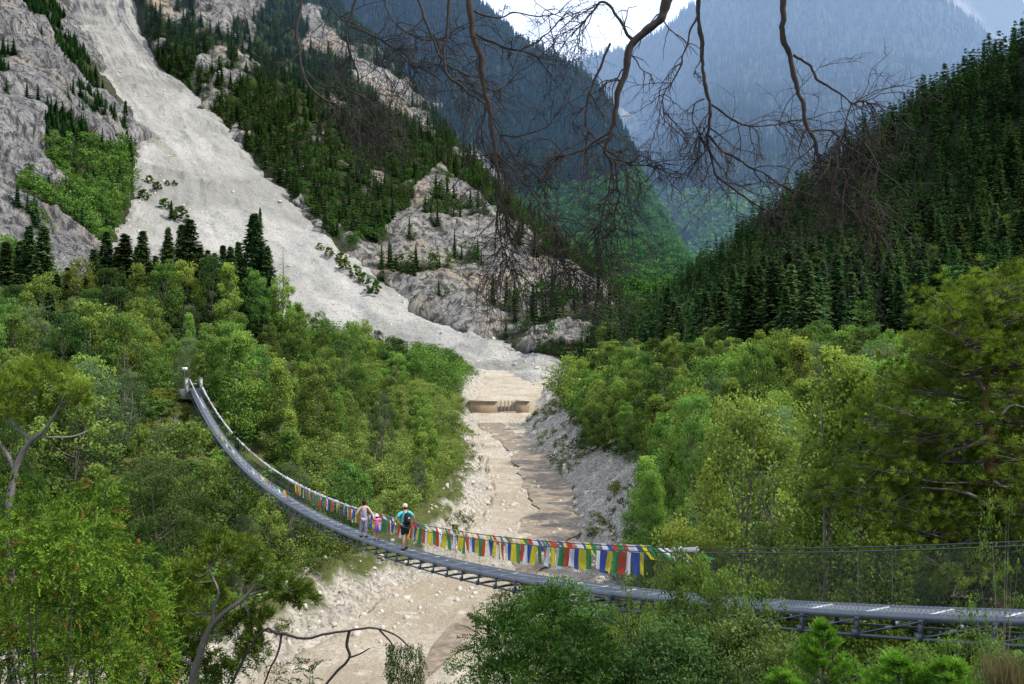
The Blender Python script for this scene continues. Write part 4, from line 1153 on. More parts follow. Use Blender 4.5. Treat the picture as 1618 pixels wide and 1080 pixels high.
def string(label, s0, s1, step, variants, side, z, seed, keep=1.0, scale=None, start=0):
    r = random.Random(seed)
    p0 = off(at_len(s0), side, z)
    root = empty('prayer_flag_string', tuple(p0)); tag(root, label, 'prayer flags')
    mb = MB(); ss = np.linspace(s0, s1, 60); Pq = off(at_len(ss), side, z) - p0
    mb.tube(Pq, .004, 4); mb.build('cord', FM['white'], root)
    k = 0; s = s0; n = 0
    while s < s1 and n < 98:
        if r.random() < keep:
            c = ORDER[(k + start) % 5] if r.random() > .1 else r.choice(ORDER); me = r.choice(variants[c])
            o = link(bpy.data.objects.new('flag', me), root)
            o.location = tuple(off(at_len(s), side, z) - p0); o.rotation_euler = (r.gauss(0, .09), r.gauss(0, .05) * 1.4, flag_rot() + r.gauss(0, .2))
            sc_ = (scale or 1) * r.uniform(.93, 1.05); o.scale = (sc_, sc_, sc_ * r.uniform(.9, 1.06)); n += 1
        k += 1; s += step * (scale or 1)
    return root
VMAIN = {c: [flag_mesh(c, 10 * i + j, lean=-.015) for j in range(3)] for i, c in enumerate(ORDER)}
VLEAN = {c: [flag_mesh(c, 200 + 10 * i + j, w=.24, h=.34, lean=.16, fold=.03, out=.12) for j in range(3)] for i, c in enumerate(ORDER)}
VFLY = {c: [flag_mesh(c, 400 + 10 * i + j, w=.2, h=.42, lean=.36, fold=.05, out=.3) for j in range(2)] for i, c in enumerate(ORDER)}
sA, sB, sC, sD, sE = [float(len_at_px(v)) for v in (535, 995, 815, 1062, 455)]
string('long row of bright hanging prayer flags in five colours behind the walkers', sA, sB, .266, VMAIN, RW + .03, RH - .14, 3, .985)
string('upper row of blown over prayer flags doubling the bright row at its near end', sC, sB + .2, .25, VLEAN, RW + .05, RH + .03, 4, .95, start=2)
string('twisted prayer flags flying flat beyond the near end of the bright row', sB + .3, sD, .26, VFLY, RW + .03, RH + .0, 6, .9, start=1)
string('sparse faded prayer flags on the cable left of the woman', sE, sA - .2, .27, VMAIN, RW + .03, RH - .12, 7, .72, scale=.9)
string('few scattered small prayer flags on the left cable of the climbing deck', float(len_at_px(352)), float(len_at_px(470)), .5, VLEAN, -RW, RH - .3, 8, .6, scale=1.0)
string('thin upper row of short pale flags above the bright row behind the man', float(len_at_px(575)), sC - .2, .27, VLEAN, RW + .05, RH + .02, 12, .55, start=3, scale=.9)
# bunched white cloth wound round the right cable, towards the posts
def bunched(label, pa, pb, side, seed, rad):
    s0, s1 = float(len_at_px(pa)), float(len_at_px(pb)); r = np.random.default_rng(seed)
    n = int((s1 - s0) / .12); ss = np.linspace(s0, s1, n); Pq = off(at_len(ss), side, RH); P0_ = Pq[0].copy()
    rr = rad * (.35 + .65 * np.clip(fbm(np.stack([ss, 0 * ss, 0 * ss + seed], 1), 1.1, 3, seed) + .55, 0, 1.4))
    mb = MB(); V, F = tube(Pq - P0_ + np.stack([0 * ss, 0 * ss, -.6 * rr], 1), rr, 7)
    V = V + (r.normal(size=V.shape) * .25 * rad); mb.add(V, F)
    for k in range(0, n, 9):
        if r.uniform() < .5:
            q = Pq[k] - P0_; L = r.uniform(.15, .4); wv = T_ * r.uniform(.06, .12)
            mb.add([q - wv, q + wv, q + wv * .7 + [0.02, 0, -L], q - wv * .5 + [0, 0.02, -L * .9]], [[0, 1, 2, 3]])
    o = mb.build('bunched_prayer_flags', FM['white'], None, False); o.location = P0_
    return tag(o, label, 'prayer flags')
bunched('white bunched flags wound round the right cable from the post downwards', 309, 358, RW, 3, .075)
bunched('white bunched flags wound round the right cable along the middle bend of the bridge', 366, 560, RW, 4, .062)
bunched('short white scarf tied to the cable beyond the last flying flags', 1040, 1078, RW, 5, .05)
bunched('pale bunched flags wound round the left cable just below the left post', 307, 330, -RW, 6, .06)

# ---------------------------------------------------------------- check dam
M_DAM = plain_mat('weathered_dam_masonry', (.27, .205, .14), .95, var=.45, nscale=.7, bump=.15)
dam = empty('check_dam', (0, DAM_Y, -20)); tag(dam, 'low tan masonry check dam with upright slots across the riverbed', 'dam')
dx0, dx1 = (742 - 809) / 1400 * DAM_Y, (836 - 809) / 1400 * DAM_Y
zt = -(634 - 540) / 1400 * DAM_Y + 20; zb = -1.0
def slab(x0, x1, z0, z1, y0=0., y1=1.3):
    m_ = MB(); m_.box(((x0 + x1) / 2, (y0 + y1) / 2, (z0 + z1) / 2), (x1 - x0, y1 - y0, z1 - z0)); return m_
xs = [(v - 809) / 1400 * DAM_Y for v in (786, 815)]
a = slab(dx0, xs[0], zb, zt); a.box(((xs[0] + xs[1]) / 2, .65, 0.6), (xs[1] - xs[0], 1.3, 3.0)); a.box((dx1 - (dx1 - xs[1]) / 2, .65, (zt + zb) / 2), (dx1 - xs[1], 1.3, zt - zb))
a.build('wall', M_DAM, dam)
c_ = slab(dx0 - .2, xs[0], zt + .003, zt + .35, -.15, 1.45); c_.box(((dx1 + xs[1]) / 2, .65, zt + .18), (dx1 - xs[1] + .3, 1.6, .35)); c_.build('coping', plain_mat('pale_coping', (.5, .44, .34), .9, var=.2, nscale=1), dam)
for k in range(1, 5):
    x = xs[0] + (xs[1] - xs[0]) * k / 5; m_ = MB(); m_.box((x, .5, zt / 2 + .5), (.35, .8, zt - .6)); m_.build('pillar', M_DAM, dam)

# ---------------------------------------------------------------- people
def skin(name, joints, edges, mat, parent, root=0, sub=1):
    me = bpy.data.meshes.new(name); me.from_pydata([j[:3] for j in joints], edges, []); me.materials.append(mat)
    o = link(bpy.data.objects.new(name, me), parent)
    sm = o.modifiers.new('skin', 'SKIN'); sm.use_smooth_shade = True
    ly = me.skin_vertices[0] if me.skin_vertices else None
    if ly is None:
        bpy.context.view_layer.objects.active = o
        me.attributes.update()
    for i, j in enumerate(joints):
        r = j[3]; r = r if isinstance(r, tuple) else (r, r)
        me.skin_vertices[0].data[i].radius = r
    me.skin_vertices[0].data[root].use_root = True
    ss = o.modifiers.new('sub', 'SUBSURF'); ss.levels = sub; ss.render_levels = sub
    return o
M_SKIN = plain_mat('skin', (.52, .30, .21), .6, var=.06); M_SKIN2 = plain_mat('light_skin', (.62, .40, .30), .6, var=.06)
def cloth(n, c): return plain_mat(n, c, .85, var=.10, nscale=12)
def figure(loc, H, label, skinm, hands, legs, lean=0.0, cat='person', yaw=None, head_tilt=0.0):
    """feet at loc, facing +Y local (walking away along the bridge)"""
    root = empty('person', tuple(loc)); root.rotation_euler = (0, 0, math.atan2(T_[1], T_[0]) - math.pi / 2 if yaw is None else yaw)
    tag(root, label, cat)
    k = H / 1.75; J = []; E = []
    def j(x, y, z, r): J.append((x * k, y * k, z * k, r * k if not isinstance(r, tuple) else (r[0] * k, r[1] * k))); return len(J) - 1
    def e(a, b): E.append((a, b))
    pel = j(0, 0, .95, (.125, .10)); wst = j(0, .01, 1.10, (.115, .085)); che = j(0, .02, 1.30, (.15, .10)); sh = j(0, .015, 1.42, (.09, .075)); nk = j(0, .02, 1.50, .052)
    h0 = j(0, .035, 1.585, .078); h1 = j(0, .03, 1.68, .085); h2 = j(0, .03, 1.735, .045)
    for a, b in ((pel, wst), (wst, che), (che, sh), (sh, nk), (nk, h0), (h0, h1), (h1, h2)): e(a, b)
    ns = j(0, .135, 1.62, .014); e(h0, ns)
    for s in (-1, 1): er = j(s * .092, .02, 1.625, .016); e(h0, er)
    ft = []
    for s, (dy, lift) in zip((-1, 1), legs):
        hp = j(s * .085, 0, .90, (.088, .088)); kn = j(s * .095, dy * .55 + .03, .50 + lift * .3, .058); an = j(s * .095, dy, .09 + lift, .040); he = j(s * .1, dy - .03, .045 + lift, .036); to = j(s * .105, dy + .16, .03 + lift * .5, .028)
        e(pel, hp); e(hp, kn); e(kn, an); e(an, he); e(an, to); ft.append((dy, lift))
    arms = []
    for s, (hx, hy, hz) in zip((-1, 1), hands):
        hx, hy, hz = hx / k, hy / k, hz / k
        so_ = j(s * .185, .015, 1.40, .055); mx, my, mz = (s * .185 + hx) / 2 + s * .06, (hy) / 2 - .03, (1.40 + hz) / 2
        el = j(mx, my, mz, .040); wr = j(hx, hy, hz + .03, .026); pa = j(hx + s * .012, hy + .045, hz, (.034, .018))
        e(sh, so_); e(so_, el); e(el, wr); e(wr, pa)
        for f, (fx, L) in enumerate(((-.024, .062), (-.008, .072), (.008, .068), (.024, .052))):
            f1 = j(hx + fx, hy + .045 + L * .6, hz - .012, .009); f2 = j(hx + fx, hy + .045 + L * .75, hz - .045, .008); e(pa, f1); e(f1, f2)
        th = j(hx - s * .035, hy + .05, hz - .005, .010); th2 = j(hx - s * .045, hy + .075, hz - .03, .009); e(pa, th); e(th, th2)
        arms.append((so_, el, wr))
    body = skin('body', J, E, skinm, root)
    return root, J, k, arms, ft
def cloth_skin(name, J, idx_r, edges, mat, root):
    JJ = [(J[i][0], J[i][1], J[i][2] + dz, r) for i, r, dz in idx_r]
    return skin(name, JJ, edges, mat, root)
def lathe(name, prof, mat, parent, loc=(0, 0, 0), sx=1, sy=1, seg=16, wob=0.0):
    a = np.arange(seg) / seg * 2 * math.pi; V = []; 
    for r, z in prof: V.append(np.stack([r * np.cos(a) * sx * (1 + wob * np.sin(a * 5)), r * np.sin(a) * sy * (1 + wob * np.sin(a * 5)), 0 * a + z], 1))
    V = np.concatenate(V) + np.array(loc); m_ = len(prof)
    i, j = np.meshgrid(np.arange(m_ - 1), np.arange(seg), indexing='ij'); i = i.ravel(); j = j.ravel(); j2 = (j + 1) % seg
    F = np.stack([i * seg + j, i * seg + j2, (i + 1) * seg + j2, (i + 1) * seg + j], 1)
    return obj_np(name, V, F, mat, parent, None, True)
def shoes(root, k, ft, mat):
    for s, (dy, lift) in zip((-1, 1), ft):
        V, F = tube(np.array([(s * .097, dy - .075, .045 + lift), (s * .098, dy - .03, .06 + lift), (s * .102, dy + .07, .045 + lift * .8), (s * .106, dy + .17, .033 + lift * .5), (s * .107, dy + .20, .03 + lift * .5)]) * k, np.array([.02, .05, .047, .04, .015]) * k, 10)
        obj_np('shoe', V, F, mat, root, None, True)
# man
pm = bridge_pt(34.0)
man, J, k, arms, ft = figure(pm + [0, 0, .0], 1.80, 'man in turquoise shirt and black shorts wearing a black backpack, holding both cables', M_SKIN, [(-.43, .10, 1.02), (.43, .12, 1.02)], [(-.12, .0), (.14, .0)])
tq = cloth('turquoise_cloth', (.10, .52, .55)); bk = cloth('black_cloth', (.012, .013, .016))
# indices: 0 pel 1 wst 2 che 3 sh ; hips etc located by order
def shirt(J, k, root, mat, arms, sleeve=.55, loose=1.0):
    JJ = [(J[0][0], J[0][1], J[0][2] - .06 * k, (.175 * k * loose, .135 * k * loose)), (J[1][0], J[1][1], J[1][2], (.16 * k * loose, .125 * k * loose)), (J[2][0], J[2][1], J[2][2], (.18 * k, .135 * k)), (J[3][0], J[3][1], J[3][2] + .01, (.11 * k, .09 * k)), (J[4][0], J[4][1], J[4][2] - .03 * k, (.065 * k, .065 * k))]
    E = [(0, 1), (1, 2), (2, 3), (3, 4)]
    for so_, el, wr in arms:
        a = np.array(J[so_][:3]); b = np.array(J[el][:3]); c = a + (b - a) * sleeve * 1.5
        JJ.append((*a, .075 * k)); JJ.append((*c, .07 * k)); n = len(JJ); E += [(3, n - 2), (n - 2, n - 1)]
    return skin('shirt', JJ, E, mat, root)
shirt(J, k, man, tq, arms)
def shorts(J, k, root, mat, ft, length=.45, nm='shorts'):
    JJ = [(0, 0, .93 * k, (.15 * k, .12 * k))]; E = []
    for s, (dy, lift) in zip((-1, 1), ft):
        JJ.append((s * .09 * k, 0, .86 * k, .105 * k)); z = length; t = (.90 - z) / .4
        JJ.append((s * .097 * k, (dy * .55 + .03) * t * k, z * k, .092 * k)); n = len(JJ); E += [(0, n - 2), (n - 2, n - 1)]
    return skin(nm, JJ, E, mat, root)
shorts(J, k, man, bk, ft, .56)
shoes(man, k, ft, bk)
lathe('cap', [(.10, 1.655), (.105, 1.68), (.10, 1.73), (.075, 1.775), (.03, 1.797), (.001, 1.80)], cloth('pale_cap_cloth', (.55, .48, .36)), man, (0, .03 * k, 0), .98, 1.1)
lathe('hair', [(.06, 1.57), (.087, 1.60), (.094, 1.64), (.095, 1.66)], cloth('dark_hair', (.03, .022, .016)), man, (0, .015 * k, .01), .98, 1.05)
bp_ = empty('backpack', tuple(pm)); bp_.rotation_euler = man.rotation_euler; tag(bp_, 'black backpack on the back of the man in the turquoise shirt', 'backpack')
def pack_mesh():
    import bmesh
    bm = bmesh.new(); bmesh.ops.create_cube(bm, size=1)
    for v in bm.verts:
        top = v.co.z > 0; v.co.x *= .27 * (.82 if top else 1); v.co.y *= .17 * (.7 if top else 1); v.co.z *= .48
    bmesh.ops.bevel(bm, geom=bm.edges[:], offset=.045, segments=3, affect='EDGES')
    me = bpy.data.meshes.new('pack'); bm.to_mesh(me); bm.free(); me.materials.append(bk)
    for p in me.polygons: p.use_smooth = True
    return me
pk = link(bpy.data.objects.new('pack', pack_mesh()), bp_); pk.location = (0, -.215, 1.24)
pc = MB(); pc.box((0, -.315, 1.17), (.19, .05, .2)); pc.build('front_pocket', bk, bp_)
pl = MB(); pl.box((.02, -.343, 1.29), (.055, .006, .05)); pl.build('badge', M_WHITE, bp_)
for s in (-1, 1):
    sm_ = MB(); sm_.tube([(s * .10, -.15, 1.02), (s * .15, .02, 1.12), (s * .13, .15, 1.28), (s * .10, .10, 1.46), (s * .09, -.03, 1.505), (s * .08, -.15, 1.44)], .014, 6); sm_.build('strap', bk, bp_, True)
# woman
pw = bridge_pt(38.3); pch = bridge_pt(37.2) + N_ * .08
wom, J, k, arms, ft = figure(pw - N_ * .08, 1.62, 'bare shouldered woman with dark pinned up hair in lavender, holding a child by the hand', M_SKIN2, [(-.36, .08, .86), (.36, -.30, .74)], [(.10, 0), (-.10, 0)])
lav = cloth('lavender_cloth', (.30, .29, .45)); lt = cloth('dusky_lilac_cloth', (.36, .33, .46))
JJ = [(0, 0, .90 * k, (.16 * k, .13 * k)), (J[1][0], J[1][1], J[1][2], (.135 * k, .11 * k)), (J[2][0], J[2][1], J[2][2] - .02, (.155 * k, .115 * k)), (0, J[2][1], 1.36 * k, (.12 * k, .095 * k))]
skin('top', JJ, [(0, 1), (1, 2), (2, 3)], lav, wom)
shorts(J, k, wom, lt, ft, .22, 'trousers'); shoes(wom, k, ft, bk)
for s in (-1, 1):
    q = MB(); q.tube(np.array([(s * .07, -.09, 1.36), (s * .07, -.03, 1.47), (s * .07, .10, 1.38)]) * k, .01, 5); q.build('shoulder_strap', lav, wom)
hb = cloth('dark_brown_hair', (.02, .014, .011))
lathe('hair', [(.05, 1.53), (.088, 1.58), (.102, 1.64), (.10, 1.70), (.075, 1.75), (.04, 1.775), (.028, 1.80), (.04, 1.83), (.022, 1.86), (.001, 1.865)], hb, wom, (0, 0, -.13), 1.0, 1.08)
# child
chd, J, k, arms, ft = figure(pch, 1.10, 'small child in a pink top and purple skirt with a pale sun hat', M_SKIN2, [(-.24, .25, .66), (.24, .06, .58)], [(.06, 0), (-.05, 0)])
shirt(J, k, chd, cloth('pink_cloth', (.70, .16, .34)), arms, .35)
lathe('skirt', [(.115, 1.0), (.14, .92), (.17, .78), (.19, .62)], cloth('purple_cloth', (.22, .09, .42)), chd, (0, 0, -.0), 1, .9, 18, .05)
for o in chd.children:
    if o.name.startswith('skirt'): o.scale = (k, k, k)
shoes(chd, k, ft, bk)
ht = lathe('sun_hat', [(.165, 1.63), (.16, 1.645), (.108, 1.66), (.10, 1.72), (.08, 1.77), (.03, 1.79), (.001, 1.792)], cloth('pale_straw_cloth', (.72, .66, .52)), chd, (0, .03, 0)); ht.scale = (k, k, k)
hc = lathe('hair', [(.05, 1.48), (.088, 1.54), (.095, 1.60), (.095, 1.655)], hb, chd, (0, .01, 0)); hc.scale = (k, k, k)
# ---------------------------------------------------------------- near vegetation
def needle_tufts(C, Dr, n, L, wdt, spread=.8, seed=0, along=0.0):
    """needles radiating from tuft centres C in direction Dr"""
    r = np.random.default_rng(seed); m = len(C)
    Dr = Dr / (np.linalg.norm(Dr, axis=1, keepdims=True) + 1e-9)
    c = np.repeat(C, n, 0); d = np.repeat(Dr, n, 0)
    q = r.normal(size=(m * n, 3)); q /= np.linalg.norm(q, axis=1, keepdims=True)
    dd = d + q * spread; dd /= np.linalg.norm(dd, axis=1, keepdims=True)
    c = c + d * (r.uniform(-1, 1, (m * n, 1)) * along)
    l = L * r.uniform(.7, 1.2, m * n)
    b = np.cross(dd, r.normal(size=(m * n, 3))); b /= np.linalg.norm(b, axis=1, keepdims=True)
    V, F = leaf_quads(c + dd * l[:, None] * .5, dd, b, l, wdt)
    tt = np.repeat(np.clip(.28 + .55 * vnoise(C, .32, 5), 0, .7) + r.uniform(0, .25, m), n) + r.uniform(0, .25, m * n)
    return V, F, np.repeat(np.clip(tt, 0, 1), 4)

M_PINE = foliage_mat('pine_needles', (.020, .042, .008), (.26, .33, .05), .3, rnd=.05)
M_PINEL = foliage_mat('fresh_pine_needles', (.05, .12, .015), (.24, .42, .055), .35, rnd=.05)
M_JUN = foliage_mat('juniper_sprays', (.008, .026, .005), (.20, .29, .04), .26, rnd=.05)
M_JUND = foliage_mat('shaded_needles', (.012, .030, .008), (.060, .105, .020), .3, rnd=.05)  # darker copy of the juniper green, shade put into the colour
M_SAP = foliage_mat('glossy_sapling_leaves', (.040, .075, .016), (.21, .28, .07), .38, gloss=.0, rnd=.05)
M_BROWN = foliage_mat('withered_sprays', (.10, .045, .015), (.30, .15, .05), .3, rnd=.05)
M_DEAD = plain_mat('weathered_dead_wood', (.042, .036, .033), .85, var=.55, nscale=25, bump=.003)
M_DEADR = plain_mat('reddish_dead_bark', (.048, .036, .032), .85, var=.55, nscale=25, bump=.004)
M_GREYW = plain_mat('bleached_wood', (.17, .155, .14), .85, var=.35, nscale=25, bump=.004)

def curve(pts, n=14):
    P = crom(np.array([W(*p) for p in pts]), n); return P

# ---- dead pine branches hanging in from the top
pine = empty('overhanging_pine', (2.9, 1.2, -2.2)); tag(pine, 'dead pine with bare drooping branches hanging across the top of the view', 'dead pine')
PO = np.array(pine.location)
rr_ = np.random.default_rng(5)
def twig(mb, p, d, L, rad, depth, droop):
    n = 7; pts = [p]; dd = d / np.linalg.norm(d)
    for i in range(n):
        dd = dd + rr_.normal(size=3) * np.array([.22, .12, .2]) + np.array([0, 0, -droop * .16]); dd /= np.linalg.norm(dd)
        pts.append(pts[-1] + dd * L / n)
    pts = np.array(pts); mb.tube(pts, np.linspace(rad, rad * .35, n + 1), 4 if depth == 0 else 3)
    if depth > 0:
        for k in range(rr_.integers(3, 6)):
            i = rr_.integers(1, n); dv = pts[i] - pts[i - 1]; dv /= np.linalg.norm(dv)
            sd = np.cross(dv, rr_.normal(size=3)); sd /= np.linalg.norm(sd) + 1e-9; sd[1] *= .5
            twig(mb, pts[i], dv * .6 + sd * .9, L * rr_.uniform(.3, .6), rad * .6, depth - 1, droop)
def dead_branch(mains, nt_, Lr, mat, droop=1.0, tail=0, part='branch'):
    mb = MB()
    for pts, r0, r1_ in mains:
        P = curve(pts, 8 * len(pts)); P = P + np.stack([fbm(P * 1, .10, 4, 1) * .024, 0 * P[:, 0], fbm(P + 9, .10, 4, 2) * .015], 1)
        rad = np.linspace(r0, r1_, len(P)) / 600 * (1 + .4 * fbm(P, .035, 2, 3)); mb.tube(P, rad, 7)
        m = len(P)
        for k in range(nt_):
            i = int(rr_.uniform(.12, 1) ** .8 * (m - 2)); dv = P[i + 1] - P[i]; dv /= np.linalg.norm(dv)
            sd = rr_.normal(size=3); sd -= dv * np.dot(sd, dv); sd /= np.linalg.norm(sd); sd[1] *= .45
            twig(mb, P[i], dv * .5 + sd, rr_.uniform(*Lr), min(rad[i] * .5, .0028) + .0007, 2 if rr_.uniform() < .4 else 1, droop)
        for k in range(tail):
            i = int(rr_.uniform(.72, .99) * (m - 2)); dv = P[i + 1] - P[i]; dv /= np.linalg.norm(dv)
            twig(mb, P[i], dv + rr_.normal(size=3) * np.array([.8, .4, .5]), rr_.uniform(.12, .36), .0024, 2, droop * .6)
    V, F, A = mb.arrays()
    return obj_np(part, V - PO, F, mat, pine, None, True)
Z = 3.5
def Y3(pts, y=3.5): return [(a, b, y) for a, b in pts]
dead_branch([(Y3([(478, -60), (470, 20), (469, 75), (476, 118), (500, 148), (535, 168), (570, 192), (600, 222)], 3.7), 5, 1.6), (Y3([(480, 112), (510, 135), (545, 140), (590, 160)], 3.7), 2, 1)], 12, (.08, .28), M_DEAD, 1, 12)
dead_branch([(Y3([(565, -60), (556, 10), (548, 50), (556, 90), (568, 130), (580, 165), (600, 205)], 3.9), 4.5, 1.6), (Y3([(548, 40), (590, 55), (630, 90), (660, 110)], 3.9), 2, 1), (Y3([(500, -40), (530, 20), (560, 45), (600, 60), (640, 85)], 4.0), 2.4, 1)], 13, (.10, .32), M_DEAD, 1, 11)
dead_branch([(Y3([(645, -50), (668, 20), (690, 72), (708, 100), (735, 118), (755, 160)], 3.8), 3.4, 1.8), (Y3([(600, -40), (612, 20), (630, 45), (660, 60), (700, 62), (735, 45)], 3.9), 2.4, 1), (Y3([(705, -40), (712, 20), (708, 60), (700, 80), (706, 115), (730, 135), (760, 160), (785, 200), (812, 245), (850, 280), (880, 300)], 3.6), 4.2, 1.5)], 13, (.10, .28), M_DEAD, 1, 9)
dead_branch([(Y3([(738, -60), (743, 0), (747, 50), (756, 95), (765, 145), (775, 180), (783, 225), (790, 280), (793, 320), (803, 360), (815, 395)], 3.4), 9, 2.2), (Y3([(784, 235), (800, 260), (840, 300), (870, 345), (890, 375)], 3.4), 2.6, 1.2), (Y3([(788, 290), (784, 330), (792, 380), (800, 430)], 3.4), 2.4, 1.2), (Y3([(800, 350), (830, 375), (870, 400), (910, 430)], 3.4), 2.4, 1), (Y3([(770, 160), (763, 200), (765, 235), (785, 262)], 3.45), 2.4, 1.4)], 7, (.08, .22), M_DEADR, 1.0, 16)
dead_branch([(Y3([(748, 50), (775, 66), (800, 78), (825, 82), (855, 92)], 3.4), 3.4, 1.4), (Y3([(820, 82), (850, 62), (880, 40), (903, 8)], 3.4), 2.4, 1), (Y3([(746, 15), (785, 28), (812, 20), (850, 24), (890, 18)], 3.4), 2.4, 1), (Y3([(765, 138), (790, 142), (830, 122)], 3.4), 1.6, .8), (Y3([(792, 212), (830, 210), (865, 195), (880, 180)], 3.4), 2.2, .9)], 4, (.05, .16), M_DEAD, .6, 3)
dead_branch([(Y3([(1090, -70), (1062, -10), (1040, 35), (1003, 66), (990, 100), (978, 150), (966, 200), (958, 235), (965, 258)], 3.3), 12, 3.0), (Y3([(1003, 64), (985, 45), (968, 20), (950, 2), (925, 30), (905, 60)], 3.3), 4.5, 1.6), (Y3([(962, 205), (935, 228), (905, 245), (868, 248)], 3.3), 3.6, 1.6), (Y3([(965, 255), (958, 300), (948, 350), (945, 370)], 3.3), 2.6, 1.2), (Y3([(968, 255), (975, 300), (968, 340), (975, 380)], 3.3), 2.6, 1.2), (Y3([(965, 252), (1000, 262), (1050, 265)], 3.3), 2.2, 1), (Y3([(960, 70), (940, 130), (930, 180), (940, 215), (962, 240)], 3.4), 3, 1.6)], 6, (.08, .22), M_DEADR, .9, 9)
dead_branch([(Y3([(1108, -60), (1104, 0), (1106, 60), (1110, 110), (1118, 150), (1120, 195), (1122, 235), (1130, 275), (1155, 295), (1185, 315), (1235, 345)], 3.5), 6, 1.6), (Y3([(1120, 165), (1150, 185), (1185, 200), (1220, 198), (1250, 188)], 3.5), 2.8, 1), (Y3([(1124, 215), (1145, 240), (1180, 262), (1215, 280), (1260, 306)], 3.5), 3.4, 1.4), (Y3([(1104, 20), (1085, 60), (1072, 110), (1050, 150), (1045, 200)], 3.55), 2.8, 1.2), (Y3([(1112, 155), (1096, 165), (1100, 205), (1118, 240)], 3.5), 2.0, 1.2)], 7, (.08, .24), M_DEADR, 1, 8)
dead_branch([(Y3([(1238, -60), (1242, 10), (1240, 55), (1252, 95), (1262, 145), (1272, 190), (1282, 215), (1292, 250), (1310, 285), (1335, 320), (1370, 350)], 3.3), 7, 1.8), (Y3([(1254, 86), (1278, 100), (1290, 125), (1320, 148), (1345, 165), (1370, 163), (1392, 185)], 3.3), 3.2, 1.2), (Y3([(1278, 206), (1310, 205), (1330, 225), (1360, 262)], 3.3), 2.6, 1.0), (Y3([(1345, 165), (1335, 195), (1330, 215)], 3.3), 1.8, .9), (Y3([(1295, 250), (1320, 262), (1350, 290), (1375, 330)], 3.3), 2.4, 1.0)], 6, (.08, .24), M_DEADR, 1, 12)
# live limb and trunk out of the frame that carry them
tb = MB(); tb.tube([(2.9, 1.2, -2.2), (2.85, 1.3, 1.0), (2.6, 1.5, 4.0), (2.5, 1.6, 7.5)], [.2, .17, .13, .07], 10)
V, F, A = tb.arrays(); obj_np('trunk', V - PO, F, M_BARKR, pine, None, True)
tb = MB()
for y_, zz, x0 in ((3.4, 1.62, -1.0), (3.8, 1.85, -1.2)):
    tb.tube([(2.65, 1.45, 3.2), (2.0, y_ - .5, 2.3), (1.2, y_, zz + .1), (.2, y_, zz + .02), (x0, y_, zz - .1)], [.07, .05, .04, .03, .012], 8)
V, F, A = tb.arrays(); obj_np('limb', V - PO, F, M_BARKR, pine, None, True)

# ---- Scots pine at the right
def near_plant(name, label, cat, org):
    o = empty(name, tuple(org)); tag(o, label, cat); return o, np.array(org, float)
def add_part(root, O, name, V, F, T, mat, smooth=False):
    return obj_np(name, V - O, F, mat, root, {'tint': T} if T is not None else None, smooth)
gx, gy = 9.6, 17.6
sp_, O = near_plant('scots_pine', 'large pine with reddish trunk and layered yellow green boughs behind the bridge', 'pine', (gx, gy, float(groundH(gx, gy, False))))
mb = MB(); tr = np.array([W(1580, 1200, 17.6), W(1574, 1000, 17.6), W(1568, 860, 17.6), W(1566, 760, 17.6), W(1564, 690, 17.6), W(1556, 640, 17.6), W(1560, 560, 17.6), W(1572, 470, 17.6), W(1574, 430, 17.6)])
tr = np.concatenate([[[O[0], O[1], O[2] - .3]], tr[1:]]); TR = crom(tr, 60); mb.tube(TR, np.linspace(.19, .02, 60), 10); V, F, A = mb.arrays(); add_part(sp_, O, 'trunk', V, F, None, M_BARKR, True)
r3 = np.random.default_rng(33); C = []; Dd_ = []; 
LV = [(452, 1540, 1600), (485, 1470, 1660), (520, 1490, 1690), (560, 1440, 1700), (600, 1380, 1710), (640, 1335, 1720), (675, 1350, 1740), (700, 1330, 1740), (735, 1245, 1740), (760, 1225, 1760), (785, 1300, 1760), (815, 1330, 1760), (835, 1400, 1780), (885, 1420, 1760), (920, 1450, 1760)]
wood = MB(); grey = MB()
for py, xl, xr in LV:
    t0 = TR[np.argmin(np.abs(proj(TR)[1] - (py + 25)))]
    k = 9
    for q in range(k):
        side = -1 if q % 2 == 0 else 1; f = r3.uniform(.55, 1.0)
        tipx = 1565 + ((xl if side < 0 else xr) - 1565) * f
        Yt = 17.6 + r3.uniform(-2.6, 2.4) * (1 if q > 1 else .3)
        tip = W(tipx, py + r3.uniform(-14, 18) + 10 * (1 - f), Yt)
        mid = (t0 + tip) / 2 + np.array([0, 0, -.12 + r3.normal() * .1])
        Pb = crom(np.array([t0, mid, tip]), 14)
        (grey if r3.uniform() < .22 else wood).tube(Pb, np.linspace(.028, .006, 14), 5)
        L = np.linalg.norm(tip - t0)
        for m_ in range(int(14 * L / 2.5) + 6):
            s = r3.uniform(.28, 1.0); b = Pb[int(s * 13)]
            spread = .5 * (1.1 - .5 * s)
            o_ = b + np.array([r3.normal() * spread, r3.normal() * spread, abs(r3.normal()) * .16 + .02])
            wood.tube([b, (b + o_) / 2 + [0, 0, .02], o_], [.008, .006, .004], 3)
            for u in range(4):
                C.append(o_ + r3.normal(size=3) * .085); Dd_.append([(tip - t0)[0] * .25 + r3.normal() * .3, r3.normal() * .3, .8])
C = np.array(C); Dd_ = np.array(Dd_); print('pine tufts', len(C))
V, F, T = needle_tufts(C, Dd_, 26, .125, .013, .9, 5)
add_part(sp_, O, 'foliage', V, F, T, M_PINE)
V, F, A = wood.arrays(); add_part(sp_, O, 'branches', V, F, None, M_BARK, True)
